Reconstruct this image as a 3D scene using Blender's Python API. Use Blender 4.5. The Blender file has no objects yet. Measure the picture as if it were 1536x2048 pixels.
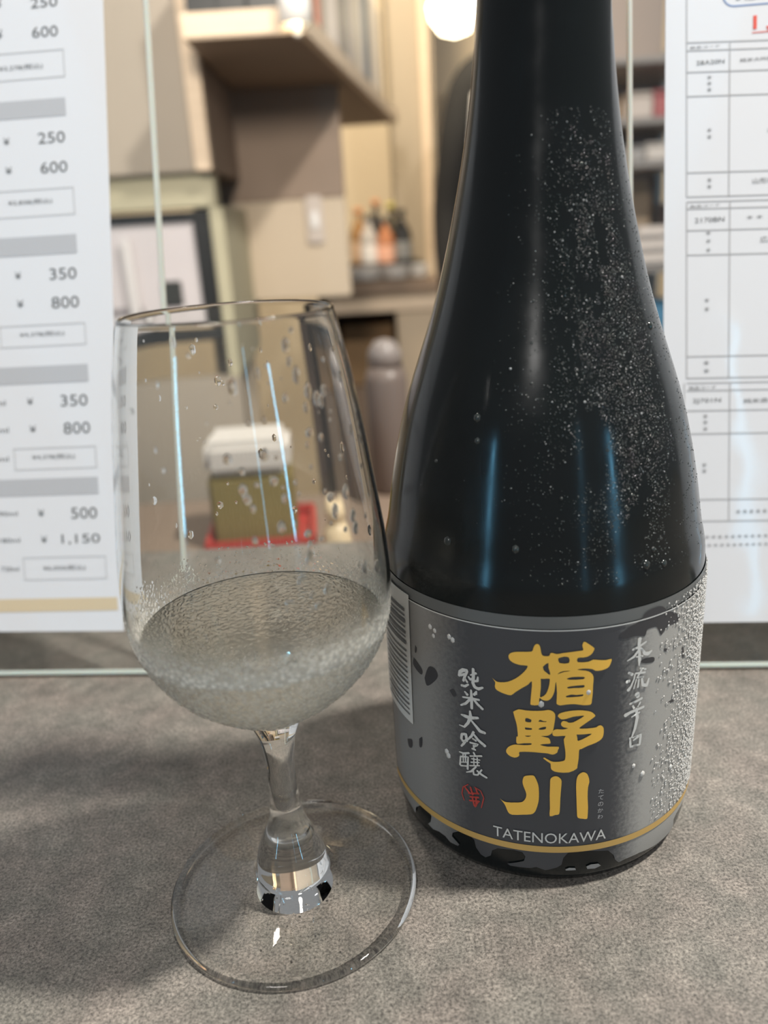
import bpy, bmesh, math, random, json
from mathutils import Vector, Matrix, noise as mnoise
from mathutils.geometry import delaunay_2d_cdt
D = json.loads(r'''{"gold":[[[[-19.75,62.03],[-18.71,61.18],[-17.57,61.11],[-15.93,61.5],[-14.1,62.61],[-12.71,63.92],[-11.72,65.15],[-11.23,66.11],[-11.43,66.43],[-12.71,66.43],[-14.09,66.68],[-15.19,67.28],[-15.68,68.23],[-15.38,69.18],[-14.28,69.76],[-12.7,69.99],[-10.36,70.23],[-9.98,71.03],[-9.69,71.83],[-9.21,72.29],[-8.63,72.1],[-8.34,71.33],[-8.14,70.11],[-7.84,69.34],[-7.06,69.14],[-6.29,69.27],[-6.11,69.83],[-5.63,70.05],[-4.56,69.71],[-3.21,69.96],[-1.66,70.12],[0.1,70.3],[1.18,70.38],[1.47,70.64],[1.21,71.66],[1.43,72.41],[1.82,72.6],[2.83,71.84],[3.97,70.82],[4.04,70.37],[3.6,69.42],[2.72,68.74],[1.53,68.52],[0.24,68.51],[0.27,67.39],[2.76,67.28],[3.86,67.71],[5.4,67.4],[7.07,67.15],[8.34,67.27],[8.33,66.49],[7.78,65.22],[6.74,64.72],[5.5,64.57],[4.46,64.71],[3.63,65.26],[1.6,65.59],[0.11,65.37],[2.22,64.97],[3.45,64.27],[4.1,63.05],[4.06,60.99],[4.03,58.69],[3.88,56.62],[3.6,55.6],[1.86,55.63],[-0.18,56.08],[-2.18,56.08],[-3.57,55.88],[-4.37,56.24],[-4.48,56.94],[-4.41,59.27],[-4.65,62.26],[-4.84,61.57],[-5.01,59.73],[-5.58,58.1],[-6.36,57.28],[-7.15,57.18],[-7.94,57.46],[-8.44,57.9],[-8.53,56.84],[-8.72,55.89],[-10.31,55.78],[-10.55,56.47],[-10.32,59.52],[-10.23,62.3],[-11.12,61.31],[-12.51,60.25],[-14.12,58.89],[-15.13,57.93],[-16.56,58.05],[-18.01,58.5],[-18.84,59.05],[-19.04,59.95],[-18.93,60.91]],[[-7.72,66.31],[-7.24,66.89],[-6.47,67.36],[-6.45,66.12],[-6.05,64.76],[-6.14,64.19],[-6.83,64.75],[-7.52,65.41]],[[-8.18,63.11],[-7.4,63.09],[-6.23,63.17],[-6.12,62.48],[-6.39,60.64],[-6.97,59.0],[-7.75,58.28],[-8.34,58.18],[-8.16,60.58]],[[-4.25,68.59],[-3.0,69.01],[-1.83,68.75],[-1.8,67.29],[-3.94,67.36]],[[-4.39,64.31],[-3.71,64.98],[-2.54,65.22],[-1.36,65.17],[-2.73,64.96],[-3.71,64.64]],[[-2.21,63.12],[-0.94,63.51],[1.76,63.35],[1.67,62.75],[-1.51,62.81]],[[-2.07,60.82],[-1.08,61.05],[1.82,61.13],[1.73,60.45],[-0.47,60.51],[-1.86,60.47]],[[-2.32,58.41],[-1.04,58.77],[0.17,58.57],[1.68,58.61],[1.59,58.15],[-0.22,58.07],[-2.12,58.05]]],[[[-14.64,53.38],[-13.32,54.27],[-11.5,54.13],[-8.91,54.23],[-7.32,54.42],[-6.33,54.62],[-5.33,54.24],[-4.77,53.41],[-4.75,52.14],[-4.98,50.23],[-5.26,48.55],[-5.85,47.7],[-6.65,47.31],[-8.06,47.18],[-6.25,46.72],[-5.83,45.89],[-5.79,45.16],[-6.83,45.0],[-8.24,44.69],[-6.42,44.21],[-3.79,44.24],[-3.98,43.22],[-4.17,42.49],[-5.18,41.94],[-6.4,42.26],[-8.02,42.37],[-10.46,42.42],[-13.13,42.09],[-13.13,41.22],[-13.54,40.59],[-14.38,40.23],[-15.42,40.47],[-16.16,41.07],[-16.43,41.89],[-15.94,42.98],[-14.99,43.77],[-13.95,44.11],[-12.1,44.2],[-10.37,44.52],[-10.37,44.93],[-12.1,44.74],[-13.54,44.37],[-13.91,44.93],[-13.84,46.41],[-13.53,46.57],[-13.63,48.38],[-13.83,50.04],[-14.24,51.67]],[[-11.7,51.87],[-11.3,52.03],[-10.33,51.65],[-10.49,50.92],[-11.7,50.99]],[[-8.65,51.25],[-8.29,51.8],[-7.49,51.48],[-6.79,51.43],[-6.89,51.24],[-7.69,51.21]],[[-11.8,49.34],[-10.28,49.26],[-10.28,48.82],[-11.7,48.75]],[[-8.64,49.1],[-8.18,49.53],[-6.92,49.9],[-6.97,49.23],[-8.07,48.98]],[[-11.86,46.96],[-10.38,47.12],[-10.88,46.78],[-11.49,46.76]],[[-4.12,52.85],[-3.93,53.41],[-3.14,53.87],[-1.35,54.27],[0.87,54.31],[2.51,54.01],[3.76,53.58],[4.52,52.89],[4.85,52.25],[4.03,51.56],[3.01,50.85],[2.0,50.13],[0.99,49.27],[2.03,49.05],[3.69,48.98],[5.16,49.01],[5.79,49.39],[6.44,49.33],[7.07,48.45],[7.08,46.52],[6.57,45.4],[5.3,44.64],[3.2,43.97],[1.76,43.28],[1.14,42.97],[1.09,40.76],[0.83,38.31],[0.64,37.58],[-1.21,36.66],[-3.89,36.79],[-5.12,37.28],[-5.58,38.02],[-5.66,39.26],[-6.38,39.86],[-7.2,40.57],[-7.4,40.81],[-7.1,41.0],[-5.56,40.01],[-4.34,39.83],[-2.91,40.01],[-2.21,40.48],[-2.14,42.45],[-2.38,44.41],[-2.61,46.36],[-2.22,47.31],[-4.04,47.23],[-5.05,47.35],[-5.36,48.07],[-5.07,48.91],[-4.27,49.23],[-2.86,49.13],[-1.66,49.45],[-2.67,49.73],[-3.28,50.34],[-3.29,51.05],[-2.8,51.52],[-1.99,51.32],[-1.48,50.99],[-0.48,51.05],[0.73,51.68],[2.14,52.61],[1.11,52.71],[-0.51,52.6],[-2.11,52.09],[-3.31,52.0]],[[0.42,47.52],[2.27,47.42],[4.16,47.35],[2.72,46.45],[0.87,45.67],[0.65,46.42]]],[[[-18.1,27.1],[-17.45,26.61],[-16.36,26.35],[-14.21,26.72],[-12.51,27.17],[-11.67,28.39],[-11.46,29.71],[-11.78,30.95],[-12.2,32.17],[-12.41,33.41],[-12.09,34.86],[-11.27,35.34],[-9.82,35.56],[-9.3,34.93],[-8.78,33.58],[-8.46,32.08],[-8.38,29.27],[-8.53,27.46],[-9.04,25.33],[-9.56,24.23],[-10.4,23.66],[-12.51,23.25],[-15.08,22.76],[-16.05,23.39],[-16.59,24.85],[-17.12,25.9]],[[-5.7,34.26],[-5.51,35.02],[-4.69,35.59],[-3.87,35.49],[-3.24,34.9],[-2.92,34.02],[-3.03,31.74],[-3.15,28.93],[-3.21,26.09],[-3.39,24.15],[-4.33,23.89],[-5.68,23.47],[-5.65,25.81],[-5.75,29.68],[-5.72,32.23]],[[0.66,32.05],[0.72,34.32],[1.1,35.67],[1.93,36.34],[2.56,36.39],[3.32,35.8],[3.79,34.48],[3.93,33.19],[3.65,31.71],[3.62,28.91],[3.82,25.79],[3.79,22.93],[3.59,22.12],[2.5,22.32],[1.3,22.77],[1.05,24.3],[0.85,28.2]]]],"white_l":[[[[-28.45,60.29,0.71],[-28.13,61.49,0.95],[-27.29,62.24,1.0],[-26.21,62.37,0.85],[-26.23,61.83,0.66]],[[-28.0,60.54,0.66],[-26.73,61.31,0.66]],[[-26.22,61.94,0.66],[-26.91,60.32,0.71],[-27.27,59.18,0.66]],[[-27.02,60.13,0.62],[-26.15,59.11,0.57]],[[-27.86,57.76,0.66],[-26.87,57.79,0.71],[-25.88,58.57,0.52]],[[-24.51,63.31,0.71],[-24.49,61.31,0.85],[-24.66,59.3,0.85],[-24.2,58.32,0.85],[-23.28,58.02,0.85],[-22.1,58.68,0.57]],[[-25.87,60.77,0.43],[-25.35,60.16,0.71],[-24.63,60.49,0.57]],[[-23.77,62.26,0.66],[-25.28,61.36,0.38]],[[-23.31,61.35,0.43],[-23.44,60.23,0.71],[-24.52,59.82,0.52]]],[[[-26.96,56.25,0.43],[-26.24,55.54,0.81]],[[-23.75,57.17,0.47],[-24.44,56.05,0.76]],[[-23.81,57.0,0.47],[-23.83,56.33,0.52]],[[-25.21,57.17,0.52],[-25.12,54.97,0.81],[-25.14,51.94,0.76]],[[-27.58,54.5,0.43],[-25.44,54.83,0.66],[-23.09,54.95,0.57]],[[-25.44,54.61,0.66],[-26.78,52.9,0.71],[-28.19,51.95,0.47]],[[-24.69,54.87,0.62],[-23.57,53.62,0.71],[-22.21,52.53,0.66]]],[[[-28.18,49.22,0.38],[-27.06,49.14,0.95],[-25.58,49.07,1.0],[-23.48,49.69,0.66]],[[-25.64,51.05,0.52],[-25.52,49.45,0.95],[-26.27,47.39,0.81],[-27.37,45.87,0.62],[-28.82,45.96,0.24]],[[-25.42,48.46,0.52],[-24.12,47.14,0.71],[-23.05,45.97,0.95],[-21.73,45.76,0.76]]],[[[-28.16,43.39,0.71],[-28.34,42.04,0.71],[-27.88,41.39,0.66]],[[-28.16,43.46,0.66],[-26.98,43.81,0.85],[-26.8,42.36,0.71],[-27.64,40.84,0.66],[-28.41,39.75,0.52]],[[-27.95,41.48,0.57],[-26.63,41.95,0.62]],[[-24.78,45.22,0.71],[-25.44,43.74,0.66],[-26.62,42.23,0.47]],[[-24.71,44.44,0.62],[-23.57,43.17,0.76],[-21.8,41.93,0.85]],[[-25.11,43.15,0.52],[-24.17,42.76,0.57]],[[-25.86,41.74,0.52],[-23.64,41.81,0.57],[-24.86,40.79,0.52]],[[-25.35,40.09,0.52],[-24.38,40.01,0.52]],[[-24.89,41.25,0.47],[-24.81,39.99,0.47]]],[[[-29.07,37.79,0.33],[-27.75,37.78,0.62],[-26.23,38.47,0.57]],[[-28.71,36.5,0.47],[-28.95,33.84,0.57]],[[-28.71,36.5,0.47],[-26.53,37.14,0.52],[-26.76,33.33,0.57]],[[-27.97,37.46,0.43],[-27.94,35.08,0.38]],[[-27.28,37.72,0.43],[-27.3,35.33,0.38]],[[-28.76,34.76,0.28],[-26.8,35.4,0.28]],[[-28.8,33.66,0.43],[-26.83,34.26,0.43]],[[-24.94,39.06,0.47],[-24.57,38.31,0.52]],[[-25.96,37.62,0.43],[-22.73,38.68,0.52]],[[-25.53,36.97,0.36],[-23.22,37.31,0.36]],[[-25.78,35.84,0.36],[-23.44,36.53,0.36]],[[-26.14,34.66,0.36],[-23.38,35.6,0.36]],[[-24.93,37.48,0.36],[-24.9,35.0,0.36]],[[-23.97,37.8,0.36],[-23.94,35.33,0.36]],[[-24.33,34.96,0.47],[-25.74,33.03,0.57],[-27.15,32.26,0.28]],[[-25.15,33.72,0.43],[-25.05,32.32,0.52],[-23.95,32.55,0.47],[-22.8,34.5,0.43]],[[-24.08,33.8,0.52],[-22.91,33.04,0.66],[-21.49,32.48,0.57]]]],"seal":[[[-26.74,28.59,0.28],[-28.26,27.19,0.33],[-28.65,25.05,0.33],[-28.04,23.08,0.28]],[[-24.95,28.48,0.24],[-23.22,27.88,0.28],[-22.4,25.97,0.33],[-23.15,22.57,0.28]],[[-27.74,27.45,0.47],[-26.31,25.89,0.62]],[[-26.08,28.01,0.47],[-25.5,25.84,0.57]],[[-24.52,28.16,0.47],[-24.11,26.72,0.52]],[[-26.7,25.86,0.47],[-23.78,26.86,0.52]],[[-26.27,24.95,0.52],[-23.87,25.6,0.52]],[[-26.46,23.69,0.52],[-23.68,24.45,0.52]],[[-25.69,25.27,0.47],[-25.08,22.49,0.52]],[[-24.53,25.46,0.47],[-24.59,22.68,0.52]],[[-23.85,24.48,0.43],[-24.91,22.31,0.47]]],"white_r":[[[[15.71,71.03,1.04],[15.58,69.57,0.85],[15.68,67.88,0.71]],[[13.84,68.51,0.52],[15.27,68.74,0.71],[17.62,69.69,0.47]],[[15.54,67.92,0.62],[14.3,66.52,0.71],[12.49,65.82,0.24]],[[16.09,68.4,0.57],[17.44,66.56,0.9],[18.45,66.27,1.04],[19.53,66.74,0.43]],[[15.77,67.86,0.66],[15.96,65.29,0.95],[15.9,63.74,0.28]],[[14.96,66.35,0.43],[16.83,66.06,0.52]]],[[[13.04,62.49,0.66],[14.16,61.74,0.81]],[[12.65,60.07,0.9],[13.37,60.23,0.81]],[[13.16,57.67,0.95],[13.89,58.6,0.57],[14.64,60.33,0.43],[14.91,61.76,0.43]],[[16.24,62.88,0.52],[18.01,62.16,0.52]],[[14.95,61.85,0.47],[17.83,61.36,0.57]],[[16.82,62.51,0.57],[15.52,60.52,0.52],[17.38,60.2,0.52]],[[15.32,60.15,0.38],[14.74,57.68,0.33]],[[16.05,59.94,0.47],[15.9,57.79,0.52]],[[16.93,59.91,0.57],[17.28,58.08,0.81],[18.55,57.55,0.95],[19.12,59.28,0.47]]],[[[15.73,56.04,1.42],[16.11,55.06,0.95]],[[13.84,53.71,0.57],[15.67,53.98,0.71],[17.32,54.36,0.71]],[[14.71,52.94,0.57],[15.14,52.07,0.57]],[[16.91,53.39,0.47],[16.23,52.23,0.47]],[[12.68,50.8,1.09],[14.23,51.31,0.81],[18.01,51.71,0.71]],[[14.54,49.85,0.43],[16.85,50.54,0.57]],[[15.79,51.88,0.71],[16.22,49.17,0.95],[15.7,46.2,0.81],[14.86,43.84,0.43]]],[[[14.36,43.9,0.57],[14.68,41.25,0.66],[17.42,41.05,0.66],[17.64,43.8,0.71],[15.42,42.89,0.43]],[[15.23,43.72,0.43],[17.64,43.8,0.66]]]],"ragged":[[-55.78,8.31],[-51.22,7.26],[-48.91,6.19],[-47.75,9.21],[-44.69,12.11],[-41.44,12.9],[-40.23,11.01],[-40.82,8.76],[-42.28,7.0],[-40.16,6.5],[-37.62,7.3],[-35.31,7.1],[-33.7,5.91],[-31.06,6.04],[-30.52,6.85],[-31.52,7.64],[-32.79,8.53],[-32.47,10.01],[-30.37,11.63],[-27.44,12.26],[-25.61,11.01],[-25.21,8.6],[-23.89,6.55],[-22.56,6.05],[-21.01,7.41],[-20.55,9.37],[-19.05,10.63],[-14.92,11.25],[-12.51,11.0],[-11.71,9.62],[-12.1,8.02],[-13.72,7.19],[-16.59,5.97],[-15.77,5.42],[-12.91,5.56],[-10.5,5.73],[-8.9,6.35],[-6.51,5.39],[-5.56,5.7],[-3.58,6.51],[-2.4,7.51],[-2.04,9.78],[-0.87,11.49],[1.53,11.79],[5.23,11.39],[9.99,10.38],[11.65,8.37],[12.43,6.33],[13.67,4.87],[15.83,5.33],[20.52,5.31],[27.32,4.25],[34.51,3.9],[36.38,4.74],[35.37,8.08],[36.72,9.27],[40.95,9.77]],"islands":[[[4.22,6.11],[5.38,6.66],[7.51,6.46],[8.33,5.49],[6.71,4.85],[4.58,5.12]],[[-1.37,5.69],[-0.37,6.24],[1.26,6.0],[1.48,5.21],[-1.16,5.27]]],"wiped":[[[16.57,76.7],[17.89,77.57],[20.99,77.83],[22.85,77.18],[24.34,75.69],[26.15,74.88],[29.19,72.97],[29.05,71.34],[26.49,71.42],[24.73,71.4],[23.68,70.71],[22.54,69.83],[21.78,71.12],[20.91,72.43],[19.89,72.73],[17.98,72.65],[17.38,71.16],[15.77,71.59],[14.01,71.82],[11.5,71.76],[10.22,73.03],[11.8,73.94],[13.01,74.7],[15.97,75.63]],[[-44.4,59.28],[-42.74,58.63],[-40.92,57.13],[-41.33,55.56],[-43.26,56.08],[-44.77,57.25]],[[-40.12,55.17],[-38.41,59.1],[-36.18,59.54],[-35.21,57.65],[-36.94,55.14],[-39.34,53.2]],[[-31.57,54.94],[-30.35,55.82],[-29.48,54.32],[-30.43,53.54]],[[-50.21,30.84],[-47.41,32.28],[-47.65,29.59],[-49.49,28.71]],[[-43.78,34.62],[-42.31,35.92],[-42.66,32.75],[-43.82,32.09]],[[-43.39,63.38],[-42.77,62.74],[-43.22,61.18],[-43.75,61.41]],[[31.45,63.3],[32.54,62.4],[32.9,59.82],[32.06,60.19]],[[23.83,65.8],[25.0,65.39],[24.93,64.67],[24.04,64.98]],[[26.82,49.49],[28.45,49.57],[29.38,48.92],[28.54,48.74]],[[16.19,64.59],[17.78,64.99],[20.49,64.58],[20.58,63.27],[17.86,63.69]]],"sticker":[[-52.79,75.94],[-45.09,76.76],[-46.12,38.05],[-57.41,37.98]],"tk":[[-19.84,16.5],[8.71,16.39],[-5.54,17.76],[6.99,30.53],[7.29,21.74]],"left":{"o":[-0.16117,0.29203,0.0],"e":[0.99539,-0.09594,0.0],"up":[0.02483,0.25763,0.96593],"n":[-0.09267,-0.96147,0.25882],"items":[["edge",[75.95,258.55],[78.3,0.21]],["sheet",[1.47,18.51],[54.13,17.7]],["sheet2",[61.64,259.72],[54.13,17.7]],["t",[33.34,257.52],[43.9,261.18],"250","k"],["t",[19.27,258.47],[21.93,261.89],"¥","k"],["t",[33.13,246.81],[43.34,250.73],"600","k"],["t",[18.78,247.37],[21.46,250.82],"¥","k"],["box",[-5.68,231.88],[45.09,242.05]],["t",[19.03,235.23],[36.43,237.6],"¥3,278(税込)","k"],["bar",[-6.91,217.75],[44.42,224.35]],["t",[32.62,207.96],[43.34,212.06],"250","k"],["t",[18.73,208.33],[21.16,210.97],"¥","k"],["t",[32.81,196.93],[43.55,201.09],"600","k"],["t",[18.68,197.46],[21.33,200.11],"¥","k"],["box",[-10.1,180.98],[45.46,191.26]],["t",[18.76,185.38],[36.56,187.68],"¥2,838(税込)","k"],["bar",[-11.37,166.43],[45.22,173.6]],["t",[33.49,156.76],[44.35,161.14],"350","k"],["t",[19.47,157.7],[21.94,160.45],"¥","k"],["t",[33.51,145.83],[44.59,150.25],"800","k"],["t",[19.45,146.73],[22.14,149.68],"¥","k"],["box",[11.58,131.54],[46.52,139.99]],["t",[19.58,135.1],[37.79,137.33],"¥4,378(税込)","k"],["bar",[-15.66,117.2],[46.42,123.98]],["t",[34.45,107.91],[45.42,112.36],"350","k"],["t",[20.7,109.05],[23.17,111.7],"¥","k"],["t",[8.23,109.16],[11.72,111.19],"ml","k"],["t",[34.91,97.08],[45.7,101.59],"800","k"],["t",[20.91,98.19],[23.6,100.86],"¥","k"],["t",[8.21,98.46],[12.14,100.5],"ml","k"],["box",[13.61,83.42],[47.51,92.09]],["t",[21.11,87.07],[38.69,89.44],"¥4,378(税込)","k"],["t",[6.9,87.15],[11.24,89.0],"ml","k"],["bar",[-19.51,73.1],[47.5,79.83]],["t",[35.62,63.44],[46.28,67.94],"500","k"],["t",[21.94,64.63],[24.46,67.57],"¥","k"],["t",[5.59,65.29],[13.32,67.09],"90ml","k"],["t",[30.92,53.1],[46.8,57.32],"1,150","k"],["t",[22.42,54.12],[24.92,56.89],"¥","k"],["t",[4.74,54.57],[13.55,56.37],"180ml","k"],["box",[14.18,39.16],[48.68,48.43]],["t",[22.4,42.56],[39.94,45.0],"¥6,050(税込)","k"],["t",[4.68,42.95],[12.24,44.82],"720ml","k"],["tan",[-23.6,26.3],[52.33,31.57]]]},"right":{"o":[0.11573,0.26535,0.0],"e":[0.99539,-0.09594,0.0],"up":[0.02158,0.22391,0.97437],"n":[-0.09348,-0.96988,0.22495],"items":[["edge",[-25.4,239.85],[-24.78,0.28]],["sheet",[-13.24,238.87],[-14.4,17.69]],["sheet2",[-13.24,238.87],[-14.4,17.69]],["vl",[-5.9,171.66],[-6.19,238.3]],["vl",[-5.62,108.41],[-5.89,169.96]],["vl",[-6.3,56.15],[-6.5,106.65]],["vl",[8.5,170.78],[8.31,221.91]],["vl",[9.15,107.78],[8.86,169.06]],["vl",[9.68,55.71],[9.51,105.97]],["hl",[-6.13,223.01],[48.29,218.86]],["hl",[-6.12,220.38],[48.36,216.27]],["hl",[-6.09,213.31],[48.55,209.3]],["hl",[-6.05,205.36],[48.76,201.46]],["hl",[-5.94,179.84],[49.44,176.31]],["hl",[-5.9,171.66],[49.66,168.26]],["hl",[-5.89,169.96],[49.7,166.58]],["hl",[-5.88,167.56],[49.77,164.22]],["hl",[-5.85,160.17],[49.96,156.93]],["hl",[-5.81,151.69],[50.19,148.58]],["hl",[-5.66,116.12],[51.13,113.56]],["hl",[-5.62,108.41],[51.34,105.97]],["hl",[-5.62,106.62],[51.39,104.2]],["hl",[-5.6,103.91],[51.46,101.54]],["hl",[-5.57,96.68],[51.65,94.42]],["hl",[-5.54,88.31],[51.87,86.18]],["hl",[-5.43,64.16],[52.52,62.42]],["hl",[-5.4,56.13],[52.73,54.52]],["t",[10.16,235.21],[21.68,238.29],"3種飲","k"],["blue",[5.69,233.47],[47.71,240.3]],["t",[15.93,224.9],[21.81,230.09],"1,","r"],["rl",[15.6,224.6],[31.81,223.67]],["t",[-5.11,220.8],[4.97,221.67],"商品コード","k"],["t",[-2.89,215.38],[6.52,216.81],"28A20N","k"],["t",[11.72,215.28],[22.86,216.57],"純米大吟醸","k"],["t",[0.69,210.34],[2.36,211.86],"＊","k"],["t",[0.7,208.35],[2.38,209.88],"＊","k"],["t",[0.72,206.2],[2.39,207.9],"＊","k"],["t",[0.82,192.87],[2.5,194.43],"＊","k"],["t",[0.83,190.53],[2.52,192.26],"＊","k"],["t",[21.1,191.17],[23.24,193.19],"＊","k"],["t",[0.94,176.01],[2.63,177.77],"＊","k"],["t",[0.95,173.8],[2.65,175.56],"＊","k"],["t",[16.45,174.7],[24.02,176.58],"山形県","k"],["t",[-4.85,167.84],[5.44,168.76],"商品コード","k"],["t",[-3.1,162.59],[7.03,164.22],"2170BN","k"],["t",[14.56,162.58],[23.72,164.25],"＊＊（","k"],["t",[0.72,158.07],[2.43,159.69],"＊","k"],["t",[0.74,155.3],[2.45,156.93],"＊","k"],["t",[0.76,152.19],[2.48,153.82],"＊","k"],["t",[19.28,154.6],[21.97,156.67],"広","k"],["t",[0.36,134.78],[2.09,136.44],"＊","k"],["t",[0.38,131.61],[2.11,133.46],"＊","k"],["t",[0.16,112.64],[2.26,114.51],"＊","k"],["t",[0.18,109.78],[2.28,111.66],"＊","k"],["t",[-4.9,104.06],[4.61,105.46],"商品コード","k"],["t",[-3.46,98.95],[6.41,100.9],"2J701N","k"],["t",[14.33,98.59],[25.64,100.29],"純米酒（","k"],["t",[0.11,93.55],[1.87,95.3],"＊","k"],["t",[0.13,91.37],[1.89,93.12],"＊","k"],["t",[0.14,89.01],[1.9,90.76],"＊","k"],["t",[-0.13,75.83],[1.64,77.61],"＊","k"],["t",[-0.11,73.62],[1.66,75.4],"＊","k"],["t",[12.15,58.25],[25.43,60.09],"＊＊＊＊＊＊","k"],["t",[-1.21,49.26],[28.24,50.74],"＊＊＊＊＊＊＊＊＊＊＊＊＊","k"],["t",[-0.29,46.23],[28.29,47.57],"＊＊＊＊＊＊＊＊＊＊＊＊＊","k"]]},"cam":{"f":1615.3083835396976,"p":0.34322779583044544,"r":-0.06126387046408884,"h":0.166}}''')
random.seed(7)
SC = bpy.context.scene
COL = SC.collection
V = Vector

# ------------------------------------------------------------------ camera
CF, CP, CR, CH = D['cam']['f'], D['cam']['p'], D['cam']['r'], D['cam']['h']
FWD = V((0, math.cos(CP), -math.sin(CP)))
R0 = V((1, 0, 0)); U0 = R0.cross(FWD)
RGT = math.cos(CR) * R0 + math.sin(CR) * U0
UPV = -math.sin(CR) * R0 + math.cos(CR) * U0
cam_d = bpy.data.cameras.new('camera')
cam = bpy.data.objects.new('camera', cam_d); COL.objects.link(cam)
m = Matrix((RGT, UPV, -FWD)).transposed().to_4x4(); m.translation = (0, 0, CH)
cam.matrix_world = m
cam_d.sensor_fit = 'VERTICAL'; cam_d.sensor_height = 36; cam_d.sensor_width = 27
cam_d.lens = CF / 2048 * 36
cam_d.clip_start = 0.01
cam_d.dof.use_dof = True
cam_d.dof.focus_distance = 0.207
cam_d.dof.aperture_fstop = cam_d.lens / 3.3
SC.camera = cam

def at(px, py, Y):
    d = ((px - 768) / CF) * RGT - ((py - 1024) / CF) * UPV + FWD
    return V((0, 0, CH)) + d * (Y / d.y)

# ------------------------------------------------------------------ light
SC.view_settings.view_transform = 'Standard'
SC.view_settings.look = 'None'
SC.view_settings.gamma = 1.0
SC.view_settings.use_curve_mapping = False
SC.view_settings.exposure = 0.0
SC.cycles.use_denoising = True
SC.cycles.use_adaptive_sampling = True
SC.cycles.adaptive_threshold = 0.03
SC.cycles.max_bounces = 14
SC.cycles.transmission_bounces = 14
SC.cycles.transparent_max_bounces = 14
SC.cycles.sample_clamp_indirect = 6.0
SC.cycles.caustics_refractive = True
SC.cycles.caustics_reflective = False
SC.cycles.blur_glossy = 1.0
w = bpy.data.worlds.new('room_ambience'); SC.world = w; w.use_nodes = True
w.node_tree.nodes['Background'].inputs[0].default_value = (0.95, 0.97, 1.0, 1)
w.node_tree.nodes['Background'].inputs[1].default_value = 0.245

def lamp(name, kind, loc, target, energy, color, size=0.1, spot=None):
    l = bpy.data.lights.new(name, kind); o = bpy.data.objects.new(name, l); COL.objects.link(o)
    o.location = loc
    o.rotation_euler = (V(target) - V(loc)).to_track_quat('-Z', 'Y').to_euler()
    l.energy = energy; l.color = color
    if kind == 'AREA':
        l.shape = 'DISK'; l.size = size
    else:
        l.shadow_soft_size = size
    if spot:
        l.spot_size = spot; l.spot_blend = 0.5
    return o

lamp('counter_downlight', 'AREA', (0.66, 0.14, 1.38), (0, 0.19, 0), 38, (1.0, 0.95, 0.86), 0.11)
lamp('customer_side_light', 'AREA', (-0.45, -1.35, 1.35), (0, 0.8, 0.15), 11, (1.0, 0.97, 0.93), 0.5)
lamp('kitchen_light', 'SPOT', (-0.05, 1.75, 1.5), (0.05, 3.1, 0.2), 155, (1.0, 0.83, 0.58), 0.12, math.radians(110))
lamp('added_shelf_fill', 'SPOT', (-0.10, 0.30, 0.50), (-0.33, 1.5, 0.24), 30, (1.0, 0.90, 0.76), 0.06, math.radians(58))  # unseen spot added to brighten the wall and cabinet under the shelf
lamp('added_bench_fill', 'AREA', (-0.26, 0.95, 1.35), (0.0, 0.75, 0.0), 5, (1.0, 0.92, 0.8), 0.10)  # unseen lamp added to lift the dark counter behind the menu stands

# ------------------------------------------------------------------ materials
MATS = {}
def mat(name, color=(.5, .5, .5), rough=.5, metal=0., coat=0., spec=.5, trans=0., ior=1.45, emit=None, estr=0.):
    if name in MATS: return MATS[name]
    mt = bpy.data.materials.new(name); mt.use_nodes = True
    b = mt.node_tree.nodes['Principled BSDF']
    b.inputs['Base Color'].default_value = (*color, 1); b.inputs['Roughness'].default_value = rough
    b.inputs['Metallic'].default_value = metal; b.inputs['Coat Weight'].default_value = coat
    b.inputs['Coat Roughness'].default_value = .05
    b.inputs['Specular IOR Level'].default_value = spec
    b.inputs['Transmission Weight'].default_value = trans; b.inputs['IOR'].default_value = ior
    if emit:
        b.inputs['Emission Color'].default_value = (*emit, 1); b.inputs['Emission Strength'].default_value = estr
    MATS[name] = mt
    return mt
def nodes(mt): return mt.node_tree.nodes, mt.node_tree.links, mt.node_tree.nodes['Principled BSDF']
def ramp(n, stops):
    r = n.new('ShaderNodeValToRGB'); e = r.color_ramp.elements
    while len(e) < len(stops): e.new(0.5)
    for k, (p, c) in enumerate(stops):
        e[k].position = p; e[k].color = (*c, 1) if len(c) == 3 else c
    return r
def noise(n, l, co, scale, detail=4, rough=.6):
    t = n.new('ShaderNodeTexNoise'); t.inputs['Scale'].default_value = scale
    t.inputs['Detail'].default_value = detail; t.inputs['Roughness'].default_value = rough
    l.new(co, t.inputs['Vector']); return t
def mix(n, l, fac, a, b, blend='MIX'):
    x = n.new('ShaderNodeMix'); x.data_type = 'RGBA'; x.blend_type = blend
    for s, v in ((x.inputs['Factor'], fac), (x.inputs['A'], a), (x.inputs['B'], b)):
        if hasattr(v, 'is_linked'): l.new(v, s)
        elif isinstance(v, (int, float)): s.default_value = v
        else: s.default_value = (*v, 1)
    return x.outputs['Result']
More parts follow.
